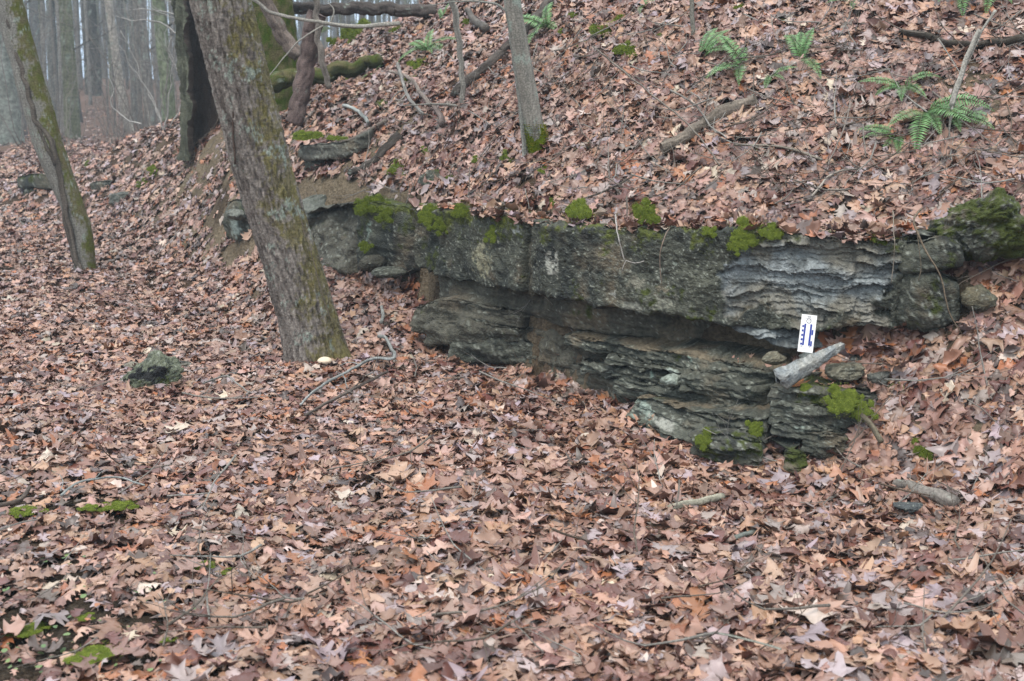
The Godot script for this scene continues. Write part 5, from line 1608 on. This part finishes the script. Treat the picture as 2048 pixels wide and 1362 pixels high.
		for k in 6:
			var i := lr.randi_range(int(pts.size() * 0.3), pts.size() - 2)
			limb(s, lr, pts[i], (pts[i + 1] - pts[i]).normalized() + Vector3(lr.randfn(0, 0.6), lr.randfn(0.2, 0.5), lr.randfn(0, 0.4)), lr.randf_range(0.3, 0.7), 0.0035, Color(0.5, 0.48, 0.45), 1)
		part("twig", s.mesh(), M.wood, sh)

# fine twigs strewn over the leaves
func build_twigs() -> void:
	var shapes := []
	var lr := RandomNumberGenerator.new()
	lr.seed = 5
	for k in 4:
		var s := Shape.new()
		limb(s, lr, Vector3(-0.5, 0, 0), Vector3(1, 0, 0), 1.0, 0.011, Color(1, 1, 1), [0, 1, 1, 2][k])
		shapes.append(s.mesh())
	var root := Node3D.new()
	root.name = "twig_litter"
	root.set_meta("kind", "stuff")
	root.set_meta("label", "fine twigs strewn over the leaves")
	root.set_meta("category", "twigs")
	add_child(root)
	for k in 4:
		var m := MultiMesh.new()
		m.transform_format = MultiMesh.TRANSFORM_3D
		m.use_colors = true
		m.mesh = shapes[k]
		m.instance_count = 200
		for q in 200:
			var p := on(lr.randf_range(0, 2048), lr.randf_range(60, 1362) if q < 70 else lr.randf_range(60, 420))
			p.y = H(p.x, p.z * -1.0) + lr.randf_range(0.03, 0.07)
			var n := slope_at(p.x, -p.z, 0.15)
			var b := Basis(Quaternion(Vector3.UP, n)) * Basis(Vector3.UP, lr.randf() * TAU) * Basis(Vector3.BACK, lr.randfn(0.0, 0.2))
			m.set_instance_transform(q, Transform3D(b.scaled_local(Vector3.ONE * lr.randf_range(0.12, 0.5)), p))
			m.set_instance_color(q, Color(0.16, 0.12, 0.09).lerp(Color(0.42, 0.40, 0.36), pow(lr.randf(), 1.5)))
		var o := MultiMeshInstance3D.new()
		o.name = "twigs"
		o.multimesh = m
		o.material_override = M.wood
		o.set_meta("kind", "stuff")
		root.add_child(o, true)

func build_more() -> void:
	build_twigs()
	build_trees()
	build_wood()
	print("wood ", Time.get_ticks_msec())
	build_moss()
	build_ferns()
	build_card()
	build_woods()

func _ready() -> void:
	rng.seed = 20
	var cam := Camera3D.new()
	cam.name = "camera"
	cam.position = Vector3(0, EYE, 0)
	cam.rotation.x = -PITCH
	cam.far = 600.0
	cam.near = 0.05
	var lens := CameraAttributesPhysical.new()
	lens.frustum_focal_length = 28.0
	lens.exposure_aperture = 3.2
	lens.frustum_focus_distance = 6.2
	cam.attributes = lens
	cam.fov = rad_to_deg(2.0 * atan(681.0 / F))
	add_child(cam)
	cam.current = true
	var env := Environment.new()
	env.background_mode = Environment.BG_SKY
	var sky_m := ProceduralSkyMaterial.new()
	sky_m.sky_top_color = Color(0.94, 0.975, 1.0)
	sky_m.sky_horizon_color = Color(0.62, 0.69, 0.77)
	sky_m.sky_curve = 0.35
	sky_m.sky_energy_multiplier = 1.1
	sky_m.ground_bottom_color = Color(0.25, 0.2, 0.17)
	sky_m.ground_horizon_color = Color(0.5, 0.48, 0.46)
	var sky := Sky.new()
	sky.sky_material = sky_m
	env.sky = sky
	env.tonemap_mode = Environment.TONE_MAPPER_LINEAR
	env.tonemap_exposure = 2.15
	env.fog_enabled = true
	env.fog_density = 0.002
	env.fog_light_color = Color(0.80, 0.87, 0.93)
	env.sdfgi_enabled = true
	env.ssao_enabled = true
	env.ssil_enabled = true
	var we := WorldEnvironment.new()
	we.environment = env
	add_child(we)
	var sun := DirectionalLight3D.new()
	sun.name = "sun"
	sun.light_energy = 0.5
	sun.light_color = Color(1.0, 0.985, 0.97)
	sun.light_angular_distance = 30.0
	sun.shadow_enabled = true
	sun.rotation = Vector3(deg_to_rad(-62), deg_to_rad(-25), 0)
	add_child(sun)

	make_materials()
	make_grid()
	print("grid ", Time.get_ticks_msec())
	set_bare()
	build_ground()
	print("ground ", Time.get_ticks_msec())
	build_rocks()
	print("rocks ", Time.get_ticks_msec())
	build_leaves()
	print("leaves ", Time.get_ticks_msec())
	build_more()
	print("all ", Time.get_ticks_msec())

func set_bare() -> void:
	for b in [[80, 1290, 0.36, 0.8], [20, 1190, 0.3, 0.75], [180, 1330, 0.26, 0.7], [40, 1030, 0.4, 0.75], [235, 1018, 0.2, 0.6], [360, 955, 0.22, 0.6], [405, 1235, 0.12, 0.7], [410, 1145, 0.16, 0.6], [30, 860, 0.3, 0.5], [430, 300, 0.55, 0.8], [400, 345, 0.5, 0.7], [640, 430, 0.6, 0.7], [770, 290, 0.3, 0.8], [1650, 440, 0.2, 0.7], [1950, 190, 0.2, 0.8], [1975, 660, 0.22, 0.5], [330, 380, 0.5, 0.5]]:
		var p := on(b[0], b[1])
		bare.append([p.x, -p.z, b[2], b[3]])
